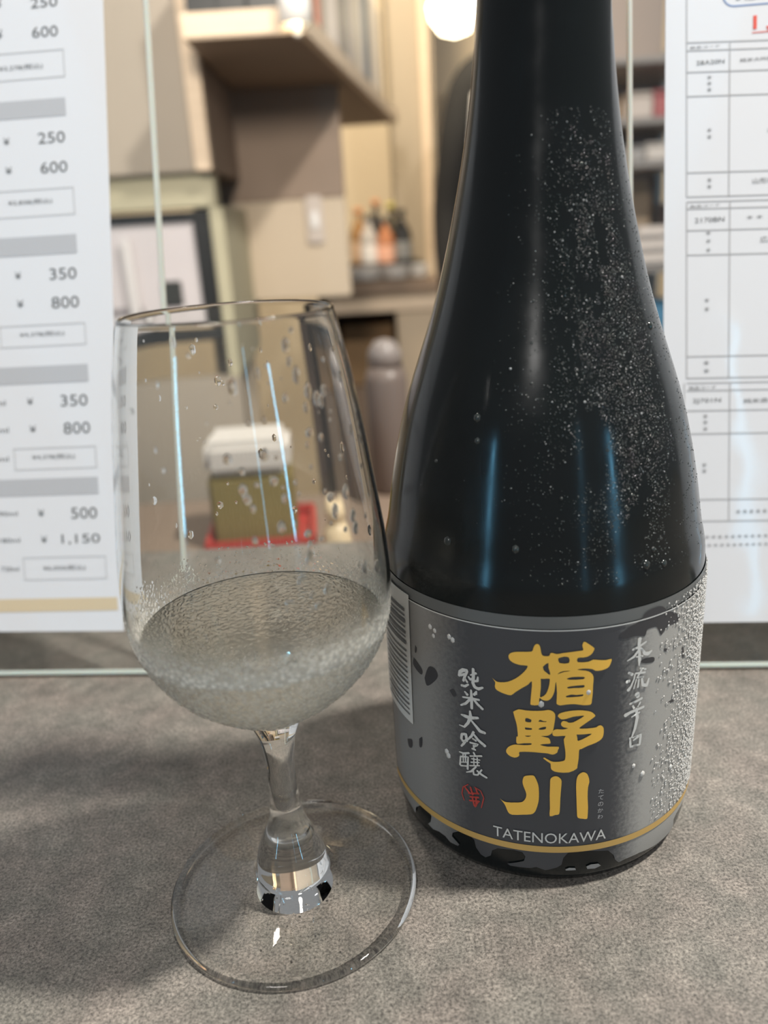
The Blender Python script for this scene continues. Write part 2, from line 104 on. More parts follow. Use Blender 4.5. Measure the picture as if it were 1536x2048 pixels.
def grainy(name, c1, c2, scale, rough=.6, bump=0.0, stretch=None):
    mt = mat(name, c1, rough); n, l, b = nodes(mt)
    tc = n.new('ShaderNodeTexCoord'); co = tc.outputs['Object']
    if stretch:
        mp = n.new('ShaderNodeMapping'); mp.inputs['Scale'].default_value = stretch
        l.new(co, mp.inputs['Vector']); co = mp.outputs['Vector']
    t = noise(n, l, co, scale); r = ramp(n, [(.3, c1), (.7, c2)])
    l.new(t.outputs['Fac'], r.inputs[0]); l.new(r.outputs[0], b.inputs['Base Color'])
    if bump:
        bp = n.new('ShaderNodeBump'); bp.inputs['Strength'].default_value = bump; bp.inputs['Distance'].default_value = .002
        l.new(t.outputs['Fac'], bp.inputs['Height']); l.new(bp.outputs[0], b.inputs['Normal'])
    return mt

# counter: mottled grey stone-look laminate
mt = mat('grey_stone_laminate', (.2, .2, .19), .42, spec=.4); n, l, b = nodes(mt)
co = n.new('ShaderNodeTexCoord').outputs['Object']
big = noise(n, l, co, 16, 6, .62); rb = ramp(n, [(.28, (.34, .323, .303)), (.5, (.425, .402, .374)), (.75, (.53, .50, .465))])
l.new(big.outputs['Fac'], rb.inputs[0])
mid = noise(n, l, co, 120, 8, .78); rm = ramp(n, [(.32, (.42, .42, .415)), (.5, (.66, .65, .64)), (.70, (1, .985, .96))])
l.new(mid.outputs['Fac'], rm.inputs[0])
fine = noise(n, l, co, 1300, 4, .85); rf = ramp(n, [(.36, (.14, .14, .14)), (.5, (.57, .565, .56)), (.63, (1, .99, .97))])
l.new(fine.outputs['Fac'], rf.inputs[0])
tint = noise(n, l, co, 60, 2, .5); rt = ramp(n, [(.35, (.98, 1.0, .985)), (.65, (1.0, .96, .95))])
l.new(tint.outputs['Fac'], rt.inputs[0])
c = mix(n, l, 1., rb.outputs[0], rm.outputs[0], 'MULTIPLY')
c = mix(n, l, 1., c, rf.outputs[0], 'MULTIPLY')
c = mix(n, l, 1., c, rt.outputs[0], 'MULTIPLY')
l.new(c, b.inputs['Base Color'])
bp = n.new('ShaderNodeBump'); bp.inputs['Strength'].default_value = .35; bp.inputs['Distance'].default_value = .0004
l.new(fine.outputs['Fac'], bp.inputs['Height']); l.new(bp.outputs[0], b.inputs['Normal'])
STONE = mt

def thin_ior(n, l, fr, ior):
    # both faces of a thin sheet meet air: keep the same ratio on back faces
    ge = n.new('ShaderNodeNewGeometry'); mr = n.new('ShaderNodeMapRange')
    mr.inputs['To Min'].default_value = ior; mr.inputs['To Max'].default_value = 1 / ior
    l.new(ge.outputs['Backfacing'], mr.inputs['Value']); l.new(mr.outputs[0], fr.inputs['IOR'])
# acrylic pane: thin clear plastic, transparent with fresnel gloss
mt = bpy.data.materials.new('clear_acrylic'); mt.use_nodes = True; n, l = mt.node_tree.nodes, mt.node_tree.links
n.clear(); out = n.new('ShaderNodeOutputMaterial'); ms = n.new('ShaderNodeMixShader'); fr = n.new('ShaderNodeFresnel')
thin_ior(n, l, fr, 1.3)
tr = n.new('ShaderNodeBsdfTransparent'); tr.inputs[0].default_value = (.985, .99, .99, 1)
gl = n.new('ShaderNodeBsdfGlossy'); gl.inputs['Roughness'].default_value = .04
l.new(fr.outputs[0], ms.inputs[0]); l.new(tr.outputs[0], ms.inputs[1]); l.new(gl.outputs[0], ms.inputs[2]); l.new(ms.outputs[0], out.inputs[0])
ACRYL = mt
ACEDGE = mat('acrylic_cut_edge', (.62, .60, .54), .35)
ACEDGE.node_tree.nodes['Principled BSDF'].inputs['Subsurface Weight'].default_value = .3

def glass_mat(name, color, ior, rough=0.0):
    mt = bpy.data.materials.new(name); mt.use_nodes = True; n, l = mt.node_tree.nodes, mt.node_tree.links
    n.clear(); out = n.new('ShaderNodeOutputMaterial'); g = n.new('ShaderNodeBsdfGlass')
    g.inputs['Color'].default_value = (*color, 1); g.inputs['IOR'].default_value = ior; g.inputs['Roughness'].default_value = rough
    l.new(g.outputs[0], out.inputs[0]); return mt, n, l, g
WATER = glass_mat('clear_water', (1, 1, 1), 1.333)[0]
WINE, n, l, g = glass_mat('pale_sake', (.99, .98, .94), 1.345)
# bowl glass: condensation fog, its pale band also painting glow through the sake (object z in metres)
GLASS, n, l, g = glass_mat('clear_glass', (.992, .994, .988), 1.5)
tc = n.new('ShaderNodeTexCoord'); sx = n.new('ShaderNodeSeparateXYZ'); l.new(tc.outputs['Object'], sx.inputs[0])
nz = noise(n, l, tc.outputs['Object'], 55, 3); sub = n.new('ShaderNodeMath'); sub.operation = 'MULTIPLY_ADD'
sub.inputs[1].default_value = .014; l.new(nz.outputs['Fac'], sub.inputs[0]); l.new(sx.outputs['Z'], sub.inputs[2])
mr = n.new('ShaderNodeMapRange'); mr.interpolation_type = 'SMOOTHSTEP'
mr.inputs['From Min'].default_value = .0835; mr.inputs['From Max'].default_value = .094; mr.inputs['To Min'].default_value = .16; mr.inputs['To Max'].default_value = 0
l.new(sub.outputs[0], mr.inputs['Value'])
m2 = n.new('ShaderNodeMapRange'); m2.inputs['From Min'].default_value = .052; m2.inputs['From Max'].default_value = .058
l.new(sx.outputs['Z'], m2.inputs['Value'])
mu = n.new('ShaderNodeMath'); mu.operation = 'MULTIPLY'; l.new(mr.outputs[0], mu.inputs[0]); l.new(m2.outputs[0], mu.inputs[1])
l.new(mu.outputs[0], g.inputs['Roughness'])
vz = n.new('ShaderNodeTexVoronoi'); vz.inputs['Scale'].default_value = 900; l.new(tc.outputs['Object'], vz.inputs['Vector'])
bp = n.new('ShaderNodeBump'); bp.inputs['Distance'].default_value = .0005; bp.invert = True
l.new(vz.outputs['Distance'], bp.inputs['Height'])
ms_ = n.new('ShaderNodeMath'); ms_.operation = 'MULTIPLY'; ms_.inputs[1].default_value = 2.5; l.new(mu.outputs[0], ms_.inputs[0]); l.new(ms_.outputs[0], bp.inputs['Strength'])
l.new(bp.outputs[0], g.inputs['Normal'])
gout = [q for q in n if q.type == 'OUTPUT_MATERIAL'][0]
dif = n.new('ShaderNodeBsdfDiffuse'); dif.inputs[0].default_value = (.97, .945, .87, 1); tl = n.new('ShaderNodeBsdfTranslucent'); tl.inputs[0].default_value = (.9, .9, .87, 1)
hz = n.new('ShaderNodeMixShader'); hz.inputs[0].default_value = .2; l.new(dif.outputs[0], hz.inputs[1]); l.new(tl.outputs[0], hz.inputs[2])
fz = ramp(n, [(0, (.45,) * 3), (.12, (.66,) * 3), (.655, (.42,) * 3), (.685, (.88,) * 3), (.78, (.52,) * 3), (.9, (.12,) * 3), (1, (0,) * 3)])  # fog strength raised where light glowing through the sake is painted in
zr = n.new('ShaderNodeMapRange'); zr.inputs['From Min'].default_value = .0555; zr.inputs['From Max'].default_value = .0905
nz2 = noise(n, l, tc.outputs['Object'], 90, 4, .65); ad = n.new('ShaderNodeMath'); ad.operation = 'MULTIPLY_ADD'; ad.inputs[1].default_value = .003
l.new(nz2.outputs['Fac'], ad.inputs[0]); zo = n.new('ShaderNodeMath'); zo.operation = 'SUBTRACT'; zo.inputs[1].default_value = .0015
l.new(sx.outputs['Z'], zo.inputs[0]); l.new(zo.outputs[0], ad.inputs[2]); l.new(ad.outputs[0], zr.inputs['Value']); l.new(zr.outputs[0], fz.inputs[0])
sp_ = ramp(n, [(.22, (1.25,) * 3), (.6, (.5,) * 3)]); l.new(vz.outputs['Distance'], sp_.inputs[0])
fm = n.new('ShaderNodeMath'); fm.operation = 'MULTIPLY'; l.new(fz.outputs[0], fm.inputs[0]); l.new(sp_.outputs[0], fm.inputs[1])
fy = n.new('ShaderNodeMapRange'); fy.inputs['From Min'].default_value = .012; fy.inputs['From Max'].default_value = -.012; fy.inputs['To Min'].default_value = .12; l.new(sx.outputs['Y'], fy.inputs['Value'])
fx = n.new('ShaderNodeMapRange'); fx.inputs['From Min'].default_value = .012; fx.inputs['From Max'].default_value = .026; l.new(sx.outputs['X'], fx.inputs['Value'])
fmx = n.new('ShaderNodeMath'); fmx.operation = 'MAXIMUM'; l.new(fy.outputs[0], fmx.inputs[0]); l.new(fx.outputs[0], fmx.inputs[1])
fm2 = n.new('ShaderNodeMath'); fm2.operation = 'MULTIPLY'; l.new(fm.outputs[0], fm2.inputs[0]); l.new(fmx.outputs[0], fm2.inputs[1])
mx = n.new('ShaderNodeMixShader'); l.new(fm2.outputs[0], mx.inputs[0]); l.new(g.outputs[0], mx.inputs[1]); l.new(hz.outputs[0], mx.inputs[2]); l.new(mx.outputs[0], gout.inputs[0])
THING = bpy.data.materials.new('thin_clear_glass'); THING.use_nodes = True; n, l = THING.node_tree.nodes, THING.node_tree.links
n.clear(); out = n.new('ShaderNodeOutputMaterial'); ms = n.new('ShaderNodeMixShader'); fr = n.new('ShaderNodeFresnel'); thin_ior(n, l, fr, 1.42)
tr = n.new('ShaderNodeBsdfTransparent'); tr.inputs[0].default_value = (.98, .98, .975, 1); gl = n.new('ShaderNodeBsdfGlossy'); gl.inputs['Roughness'].default_value = 0
l.new(fr.outputs[0], ms.inputs[0]); l.new(tr.outputs[0], ms.inputs[1]); l.new(gl.outputs[0], ms.inputs[2]); l.new(ms.outputs[0], out.inputs[0])
PLAING = glass_mat('plain_glass', (.992, .994, .988), 1.5)[0]

# bottle body: black frosted glass
BOTTLE = mat('black_bottle_glass', (.007, .009, .0095), .2, spec=.36); n, l, b = nodes(BOTTLE)
co = n.new('ShaderNodeTexCoord').outputs['Object']; t = noise(n, l, co, 70, 5)
r = ramp(n, [(.35, (.11,) * 3), (.7, (.22,) * 3)]); l.new(t.outputs['Fac'], r.inputs[0]); l.new(r.outputs[0], b.inputs['Roughness'])
DROP_DARK = mat('droplet_on_black', (.022, .027, .026), .1, spec=.7)

# label film: charcoal print, fogged by condensation towards both sides
LABEL = mat('charcoal_label', (.05, .05, .052), .42, spec=.35); n, l, b = nodes(LABEL)
uvn = n.new('ShaderNodeUVMap'); uvn.uv_map = 'label_mm'; sx = n.new('ShaderNodeSeparateXYZ'); l.new(uvn.outputs[0], sx.inputs[0])
t1 = noise(n, l, uvn.outputs[0], 9, 6, .65); t2 = noise(n, l, uvn.outputs[0], 42, 4, .7)
def sm(lo, hi, v):
    q = n.new('ShaderNodeMapRange'); q.interpolation_type = 'SMOOTHSTEP'
    q.inputs['From Min'].default_value = lo; q.inputs['From Max'].default_value = hi; l.new(v, q.inputs['Value']); return q.outputs[0]
def ma(op, a, b_):
    q = n.new('ShaderNodeMath'); q.operation = op
    for k, v in enumerate((a, b_)):
        if isinstance(v, (int, float)): q.inputs[k].default_value = v
        else: l.new(v, q.inputs[k])
    return q.outputs[0]
wob = ma('MULTIPLY', ma('SUBTRACT', t1.outputs['Fac'], .5), .9)
ux = ma('ADD', sx.outputs['X'], wob)
right = sm(.95, 2.1, ux); left = ma('MULTIPLY', sm(-2.5, -4.1, ux), .62)
fog = ma('MAXIMUM', right, left)
fog = ma('MULTIPLY', fog, ma('ADD', .55, ma('MULTIPLY', t2.outputs['Fac'], .8)))
cc = mix(n, l, fog, (.064, .065, .071), (.38, .37, .35)); l.new(cc, b.inputs['Base Color'])
rr_ = ma('ADD', .38, ma('MULTIPLY', fog, .3)); l.new(rr_, b.inputs['Roughness'])
BAND = mat('clear_label_margin', (.12, .125, .125), .3)
GOLD = mat('gold_foil_print', (.95, .56, .095), .4, metal=.1)
GOLDLINE = mat('gold_line_print', (.62, .40, .13), .42, metal=.2)
WHITEP = mat('white_print', (.62, .62, .60), .5)
REDP = mat('red_print', (.42, .05, .04), .5)
CHAR = mat('wet_charcoal', (.045, .045, .05), .3)
SILV = mat('wet_film', (.30, .30, .30), .25)
STICK = mat('white_sticker', (.62, .62, .60), .45)
INK = mat('grey_ink', (.13, .135, .14), .6)
INKL = mat('light_grey_ink', (.45, .45, .46), .6)

PAPER = mat('laminated_paper', (.78, .795, .835), .4, coat=1.0, spec=.2); n, l, b = nodes(PAPER)
co = n.new('ShaderNodeTexCoord').outputs['Object']; t = noise(n, l, co, 14, 2)
bp = n.new('ShaderNodeBump'); bp.inputs['Strength'].default_value = .25; bp.inputs['Distance'].default_value = .004
l.new(t.outputs['Fac'], bp.inputs['Height']); l.new(bp.outputs[0], b.inputs['Coat Normal'])

# ------------------------------------------------------------------ mesh helpers
def link(name, me, parent=None, loc=None):
    o = bpy.data.objects.new(name, me); COL.objects.link(o)
    if parent: o.parent = parent
    if loc is not None: o.location = loc
    return o
def tag(o, label=None, cat=None, group=None, kind=None):
    if label: o['label'] = label
    if cat: o['category'] = cat
    if group: o['group'] = group
    if kind: o['kind'] = kind
    return o
def thing(name, label, cat, loc=(0, 0, 0), group=None, rotz=0):
    o = link(name, None); o.location = loc; o.rotation_euler = (0, 0, rotz)
    return tag(o, label, cat, group)
def mesh(name, verts, faces, m, smooth=False):
    me = bpy.data.meshes.new(name); me.from_pydata([tuple(v) for v in verts], [], faces)
    if m: me.materials.append(m)
    if smooth: me.polygons.foreach_set('use_smooth', [True] * len(me.polygons))
    me.update(); return me
def lathe(name, prof, m, seg=96, parent=None, loc=(0, 0, 0), smooth=True, sharp=None):
    vs, fs, ring = [], [], []
    for r, z in prof:
        if r < 1e-6: ring.append([len(vs)]); vs.append((0, 0, z))
        else:
            ring.append(list(range(len(vs), len(vs) + seg)))
            vs += [(r * math.sin(2 * math.pi * k / seg), -r * math.cos(2 * math.pi * k / seg), z) for k in range(seg)]
    for a, b_ in zip(ring[:-1], ring[1:]):
        for k in range(seg):
            k2 = (k + 1) % seg
            if len(a) == 1 and len(b_) == 1: continue
            if len(a) == 1: fs.append((a[0], b_[k2], b_[k]))
            elif len(b_) == 1: fs.append((a[k], a[k2], b_[0]))
            else: fs.append((a[k], a[k2], b_[k2], b_[k]))
    return link(name, mesh(name, vs, fs, m, smooth), parent, loc)
def bm_obj(name, bm, m, parent=None, loc=None, bev=0, smooth=False):
    if bev: bmesh.ops.bevel(bm, geom=list(bm.edges), offset=bev, segments=2, affect='EDGES', clamp_overlap=True)
    me = bpy.data.meshes.new(name); bm.to_mesh(me); bm.free()
    me.materials.append(m)
    if smooth: me.polygons.foreach_set('use_smooth', [True] * len(me.polygons))
    return link(name, me, parent, loc)
def box(name, x0, x1, y0, y1, z0, z1, m, parent=None, bev=0.002):
    """box in the parent's own coordinates"""
    bm = bmesh.new(); bmesh.ops.create_cube(bm, size=1)
    for v in bm.verts:
        v.co = ((x0 + x1) / 2 + v.co.x * (x1 - x0), (y0 + y1) / 2 + v.co.y * (y1 - y0), (z0 + z1) / 2 + v.co.z * (z1 - z0))
    return bm_obj(name, bm, m, parent, None, min(bev, .45 * min(abs(x1 - x0), abs(y1 - y0), abs(z1 - z0))) if bev else 0)
def spline(pts, n=6):
    """Catmull-Rom resample of 2-D profile points"""
    out = []
    P = [pts[0]] + list(pts) + [pts[-1]]
    for i in range(1, len(P) - 2):
        for k in range(n):
            t = k / n; o = []
            for c in range(2):
                a, b_, c_, d = (P[i + j][c] for j in (-1, 0, 1, 2))
                o.append(.5 * ((2 * b_) + (c_ - a) * t + (2 * a - 5 * b_ + 4 * c_ - d) * t * t + (3 * b_ - a - 3 * c_ + d) * t ** 3))
            out.append(tuple(o))
    out.append(tuple(pts[-1])); return out
def inside(pt, loops):
    c = False; x, y = pt
    for lp in loops:
        j = len(lp) - 1
        for i in range(len(lp)):
            xi, yi = lp[i][:2]; xj, yj = lp[j][:2]
            if (yi > y) != (yj > y) and x < (xj - xi) * (y - yi) / (yj - yi) + xi: c = not c
            j = i
    return c
def fill2d(loops, grid=None):
    """triangulate loops (even-odd); grid = spacing in x for bending on a cylinder"""
    vs, es = [], []
    for lp in loops:
        s = len(vs); vs += [V(p[:2]) for p in lp]; es += [(s + i, s + (i + 1) % len(lp)) for i in range(len(lp))]
    if grid:
        x0 = min(v.x for v in vs); x1 = max(v.x for v in vs); y0 = min(v.y for v in vs); y1 = max(v.y for v in vs)
        k = math.ceil(x0 / grid)
        while k * grid < x1:
            s = len(vs); vs += [V((k * grid, y0 - .01)), V((k * grid, y1 + .01))]; es.append((s, s + 1)); k += 1
        k = math.ceil(y0 / (3 * grid))
        while k * 3 * grid < y1:
            s = len(vs); vs += [V((x0 - .01, k * 3 * grid)), V((x1 + .01, k * 3 * grid))]; es.append((s, s + 1)); k += 1
    ov, oe, of, *_ = delaunay_2d_cdt(vs, es, [], 0, 1e-5)
    keep = [f for f in of if inside(sum((ov[i] for i in f), V((0, 0))) / len(f), loops)]
    used = sorted({i for f in keep for i in f}); ix = {u: k for k, u in enumerate(used)}
    return [ov[u] for u in used], [tuple(ix[i] for i in f) for f in keep]
def stroke_loops(st):
    """brush stroke (x, y, width) points -> outline polygons with rounded ends"""
    P = [(V(p[:2]), p[2] / 2) for p in st]
    D2 = []
    for k in range(len(P) - 1):
        for q in range(4):
            t = q / 4; D2.append((P[k][0].lerp(P[k + 1][0], t), P[k][1] * (1 - t) + P[k + 1][1] * t))
    D2.append(P[-1]); L, R = [], []
    for k, (p, r) in enumerate(D2):
        d = (D2[min(k + 1, len(D2) - 1)][0] - D2[max(k - 1, 0)][0])
        if d.length < 1e-6: d = V((1, 0))
        d.normalize(); nn = V((-d.y, d.x))
        if k == 0:
            for a in (-60, -30): pass
            L.append(p - d * r * .6 + nn * r * .5); R.append(p - d * r * .6 - nn * r * .5)
        L.append(p + nn * r); R.append(p - nn * r)
        if k == len(D2) - 1:
            L.append(p + d * r * .6 + nn * r * .5); R.append(p + d * r * .6 - nn * r * .5)
    return [(v.x, v.y) for v in L + R[::-1]]
def text_raw(body):
    c = bpy.data.curves.new('txt', 'FONT'); c.body = body; c.size = 1; c.resolution_u = 3
    o = bpy.data.objects.new('txt', c); COL.objects.link(o)
    bpy.context.view_layer.update()
    me = bpy.data.meshes.new_from_object(o.evaluated_get(bpy.context.evaluated_depsgraph_get()))
    vs = [v.co.copy() for v in me.vertices]; fs = [tuple(p.vertices) for p in me.polygons]
    bpy.data.objects.remove(o); bpy.data.curves.remove(c); bpy.data.meshes.remove(me)
    return vs, fs
def text_fit(body, u0, v0, u1, v1, keep=False):
    vs, fs = text_raw(body)
    if not vs: return [], []
    x0 = min(v.x for v in vs); x1 = max(v.x for v in vs); y0 = min(v.y for v in vs); y1 = max(v.y for v in vs)
    sx = (u1 - u0) / max(x1 - x0, 1e-6); sy = (v1 - v0) / max(y1 - y0, 1e-6)
    return [V((u0 + (v.x - x0) * sx, v0 + (v.y - y0) * sy)) for v in vs], fs

# ------------------------------------------------------------------ structure
PILLAR = grainy('pillar_paint', (.34, .285, .215), (.37, .31, .235), 3)
CREAM = grainy('cream_wall_paint', (.66, .55, .40), (.70, .59, .43), 3)
BEIGE = grainy('beige_laminate', (.33, .285, .235), (.355, .305, .25), 5)
TAN = grainy('tan_panel', (.52, .425, .32), (.56, .46, .345), 4)
PALEW = grainy('pale_wood', (.62, .49, .36), (.70, .56, .42), 18, stretch=(1, 1, 8))
BROWN = grainy('brown_wood', (.17, .12, .085), (.22, .155, .11), 14, stretch=(1, 1, 6))
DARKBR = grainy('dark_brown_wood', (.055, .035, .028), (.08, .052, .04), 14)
FLOORM = grainy('brown_floor_vinyl', (.20, .16, .125), (.25, .20, .155), 6)
BLACK = mat('satin_black', (.012, .013, .014), .4)
WHITE = mat('white_plastic', (.72, .70, .68), .4)

ct = tag(box('counter_top', -1.3, 1.3, -.5, .425, -.045, 0, STONE, bev=.003), 'grey mottled stone-look counter under the bottle and the glass', 'counter')
fl = tag(box('floor', -3, 3, -2.5, 4.2, -1.0, -.95, FLOORM), 'brown vinyl floor behind the counter', 'floor', kind='structure')
wb = tag(box('wall_back', -3, 3, 3.3, 3.4, -.95, 1.9, CREAM), 'warm cream wall at the far end of the kitchen', 'wall', kind='structure')

# ------------------------------------------------------------------ bottle
BX, BY, BR = 0.042574, 0.208272, 0.0437
prof = [(.0, .0042), (.030, .0035), (.0375, .0006), (.0395, .0), (.0412, .0008), (.0424, .003), (.0430, .0065), (.0434, .013), (.0435, .03), (.0435, .072), (.0433, .079),
        (.0428, .0845), (.0416, .090), (.0400, .100), (.0380, .110), (.0355, .120), (.0322, .130), (.0287, .140), (.0256, .150), (.0230, .160), (.0207, .170), (.0187, .180), (.0171, .190), (.01585, .200), (.0149, .210), (.0144, .220), (.0142, .235), (.0140, .255)]
bot = thing('sake_bottle', 'black frosted sake bottle with charcoal label and gold characters', 'bottle', (BX, BY, 0))
bprof = prof[:5] + spline(prof[5:], 5)
body = lathe('bottle_body', bprof, BOTTLE, 128, bot)
def brad(z):
    for (r0, z0), (r1, z1) in zip(bprof[4:-1], bprof[5:]):
        if z0 <= z <= z1: return r0 + (r1 - r0) * (z - z0) / max(z1 - z0, 1e-9)
    return BR
lathe('bottle_cap', [(0, .300), (.0135, .300), (.0148, .299), (.0153, .2965), (.0153, .256), (.0150, .2535), (.0140, .253)][::-1], mat('black_cap', (.012, .012, .013), .3), 64, bot)
def on_bottle(name, vs, fs, m, parent, lift=.0003, uv=False):
    co = []
    for v in vs:
        th = v[0] / 1000 / (BR + .0002); r = max(brad(v[1] / 1000), .0425 if v[1] > 5 else 0) + lift
        co.append((r * math.sin(th), -r * math.cos(th), v[1] / 1000))
    me = mesh(name, co, fs, m, True)
    if uv:
        ul = me.uv_layers.new(name='label_mm')
        for p in me.polygons:
            for li in p.loop_indices:
                q = vs[me.loops[li].vertex_index]; ul.data[li].uv = (q[0] / 10, q[1] / 10)
    return link(name, me, parent)
# label film with the brushed lower edge
rag = [tuple(p) for p in D['ragged']]
right_end, left_end = 62.0, -62.0
loop = [(left_end, 75.6), (left_end, 8.5)] + rag + [(right_end, 9.5), (right_end, 75.6)]
vs, fs = fill2d([loop], 1.5)
# interior rows so the film bends smoothly
label = on_bottle('label', vs, fs, LABEL, bot, .0003, True)
tag(label, 'charcoal label with gold and white characters')
for isl in D['islands']:
    a, b_ = fill2d([isl]); on_bottle('label_fleck', a, b_, SILV, label, .0003)
a, b_ = fill2d([[(left_end, 75.9), (right_end, 75.9), (right_end, 79.0), (left_end, 79.0)]], 1.5)
on_bottle('label_margin', a, b_, BAND, label, .0002)
a, b_ = fill2d([[(left_end, 75.5), (right_end, 75.5), (right_end, 75.8), (left_end, 75.8)]], 1.5)
on_bottle('label_edge_line', a, b_, WHITEP, label, .00045)
a, b_ = fill2d([[(left_end, 11.75), (right_end, 11.75), (right_end, 13.7), (left_end, 13.7)]], 1.5)
on_bottle('gold_line', a, b_, GOLDLINE, label, .00045)
for lp in D['wiped']:
    # soften the hand-wiped outline a little
    a, b_ = fill2d([spline(list(map(tuple, lp)) + [tuple(lp[0])], 3)[:-1]], 2); on_bottle('wiped_patch', a, b_, CHAR, label, .00038)
for loops in D['gold']:
    sm_ = [spline(list(map(tuple, lp)) + [tuple(lp[0])], 2)[:-1] for lp in loops]
    a, b_ = fill2d(sm_, 1.5); on_bottle('gold_character', a, b_, GOLD, label, .0006)
for key in ('white_l', 'white_r'):
    for ch in D[key]:
        VS, FS = [], []
        for st in ch:
            a, b_ = fill2d([stroke_loops(st)]); k = len(VS); VS += a; FS += [tuple(i + k for i in f) for f in b_]
        on_bottle('white_character', VS, FS, WHITEP, label, .0006)
VS, FS = [], []
for st in D['seal']:
    a, b_ = fill2d([stroke_loops(st)]); k = len(VS); VS += a; FS += [tuple(i + k for i in f) for f in b_]
on_bottle('red_seal', VS, FS, REDP, label, .0006)
a, b_ = text_fit('TATENOKAWA', -20.0, 14.9, 8.9, 18.1)
a, b_ = [v.copy() for v in a], b_
on_bottle('latin_name', a, b_, WHITEP, label, .0006)
for k, ch in enumerate('たてのかわ'):
    zc = 30.0 - k * 1.95
    a, b_ = text_fit(ch, 6.4, zc - .65, 7.8, zc + .65); on_bottle('small_kana', a, b_, INKL, label, .0006)
# white barcode sticker wrapped round the left side
stk = [(-66, 77.0), (-45.1, 77.0), (-46.0, 38.0), (-66, 38.0)]
a, b_ = fill2d([stk], 1.5); bar = on_bottle('barcode_sticker', a, b_, STICK, bot, .0006)
zz = 72.5
for wd, gp in ((.9, .9), (.5, .8), (1.3, .7), (.5, 1.0), (.9, .6), (.4, .9), (1.2, 1.6), (.5, 1.2), (.4, 1.1), (.6, 1.2), (.4, 1.0), (.5, 1.3), (.4, 1.0), (.6, 1.2), (.4, 1.1), (.5, 1.4), (.4, 1.0), (.7, 1.0), (.4, 1.1), (.5, 1)):
    a, b_ = fill2d([[(-62, zz), (-47.2, zz), (-47.2, zz - wd), (-62, zz - wd)]], 1.5); on_bottle('barcode_bar', a, b_, INK, bar, .0008); zz -= wd + gp

# droplets: little domes standing on a surface
def domes(name, spots, m, parent, flat=.55):
    vs, fs = [], []
    for p, nrm, r, st in spots:
        nrm = nrm.normalized(); t = nrm.orthogonal().normalized(); up = V((0, 0, 1)); up = (up - nrm * up.dot(nrm))
        if up.length > .1: t = up.normalized()
        bt = nrm.cross(t); k = len(vs); s = 6
        for rr, hh in ((1, 0), (.75, .66)):
            for j in range(s):
                a = 2 * math.pi * j / s; vs.append(p + (t * math.cos(a) * st + bt * math.sin(a)) * r * rr + nrm * (r * flat * hh))
        vs.append(p + nrm * r * flat)
        for j in range(s):
            j2 = (j + 1) % s; fs.append((k + j, k + j2, k + s + j2, k + s + j)); fs.append((k + s + j, k + s + j2, k + 2 * s))
    o = link(name, mesh(name, vs, fs, m, True), parent); o['kind'] = 'stuff'; return o
sp = []
for _ in range(12000):
    th = random.gauss(.36, .30); z = random.gauss(.128, .030)
    if not .086 < z < .187 or random.random() < .25 * (z < .1): continue
    if mnoise.noise(V((th * 5, z * 75, 1.7))) + .6 * mnoise.noise(V((th * 17, z * 260, 4.2))) < -.3: continue
    r = brad(z); dz = (brad(z + .001) - brad(z - .001)) / .002
    nr = V((math.sin(th), -math.cos(th), -dz)); sp.append((V((r * math.sin(th), -r * math.cos(th), z)), nr, random.choice((.00008, .00011, .00015, .0002)) * (2.0 if random.random() < .015 else 1), 1))
for th, z, rs in ((-.75, .094, .0011), (-.33, .0945, .0009), (.42, .0885, .001), (.55, .0875, .0008), (-.62, .123, .0009), (-.6, .118, .0007), (.48, .0915, .0006), (.86, .14, .0010), (-.9, .112, .0005)):
    r = brad(z); sp.append((V((r * math.sin(th), -r * math.cos(th), z)), V((math.sin(th), -math.cos(th), .3)), rs, 1.2))
nb = len(sp) - 9
domes('condensation_droplets', [q for k, q in enumerate(sp) if k % 11 or k >= nb], DROP_DARK, bot)
domes('painted_sparkle_droplets', [(p_, n_, r_ * .8, t_) for k, (p_, n_, r_, t_) in enumerate(sp) if k % 11 == 0 and k < nb], mat('painted_sparkle_droplets', (.30, .31, .31), .1, spec=.9), bot)  # some droplets paler, lamp sparkle put into their colour
sp = []
for _ in range(5200):
    u = random.gauss(44, 9); z = random.uniform(14, 78)
    if not 22 < u < 64: continue
    th = u / 1000 / BR; r = brad(z / 1000) + .00045
    sp.append((V((r * math.sin(th), -r * math.cos(th), z / 1000)), V((math.sin(th), -math.cos(th), 0)), random.choice((.00012, .00018, .00025, .00032)), random.uniform(1, 1.3)))
for u, z in ((-37, 71), (-35.5, 70.4), (-36, 68.8), (-31, 70.2), (-30, 69.6), (-33, 36), (-32.5, 35), (16, 35), (19, 31.5), (30, 28.5), (-8, 56), (3, 59)):
    th = u / 1000 / BR; r = BR + .0002
    sp.append((V((r * math.sin(th), -r * math.cos(th), z / 1000)), V((math.sin(th), -math.cos(th), 0)), random.uniform(.0005, .0008), 1.3))
domes('label_droplets', sp, mat('painted_sparkle_label_drops', (.55, .54, .52), .08, spec=.8), bot)  # label droplets whitened so their glints sit in the colour

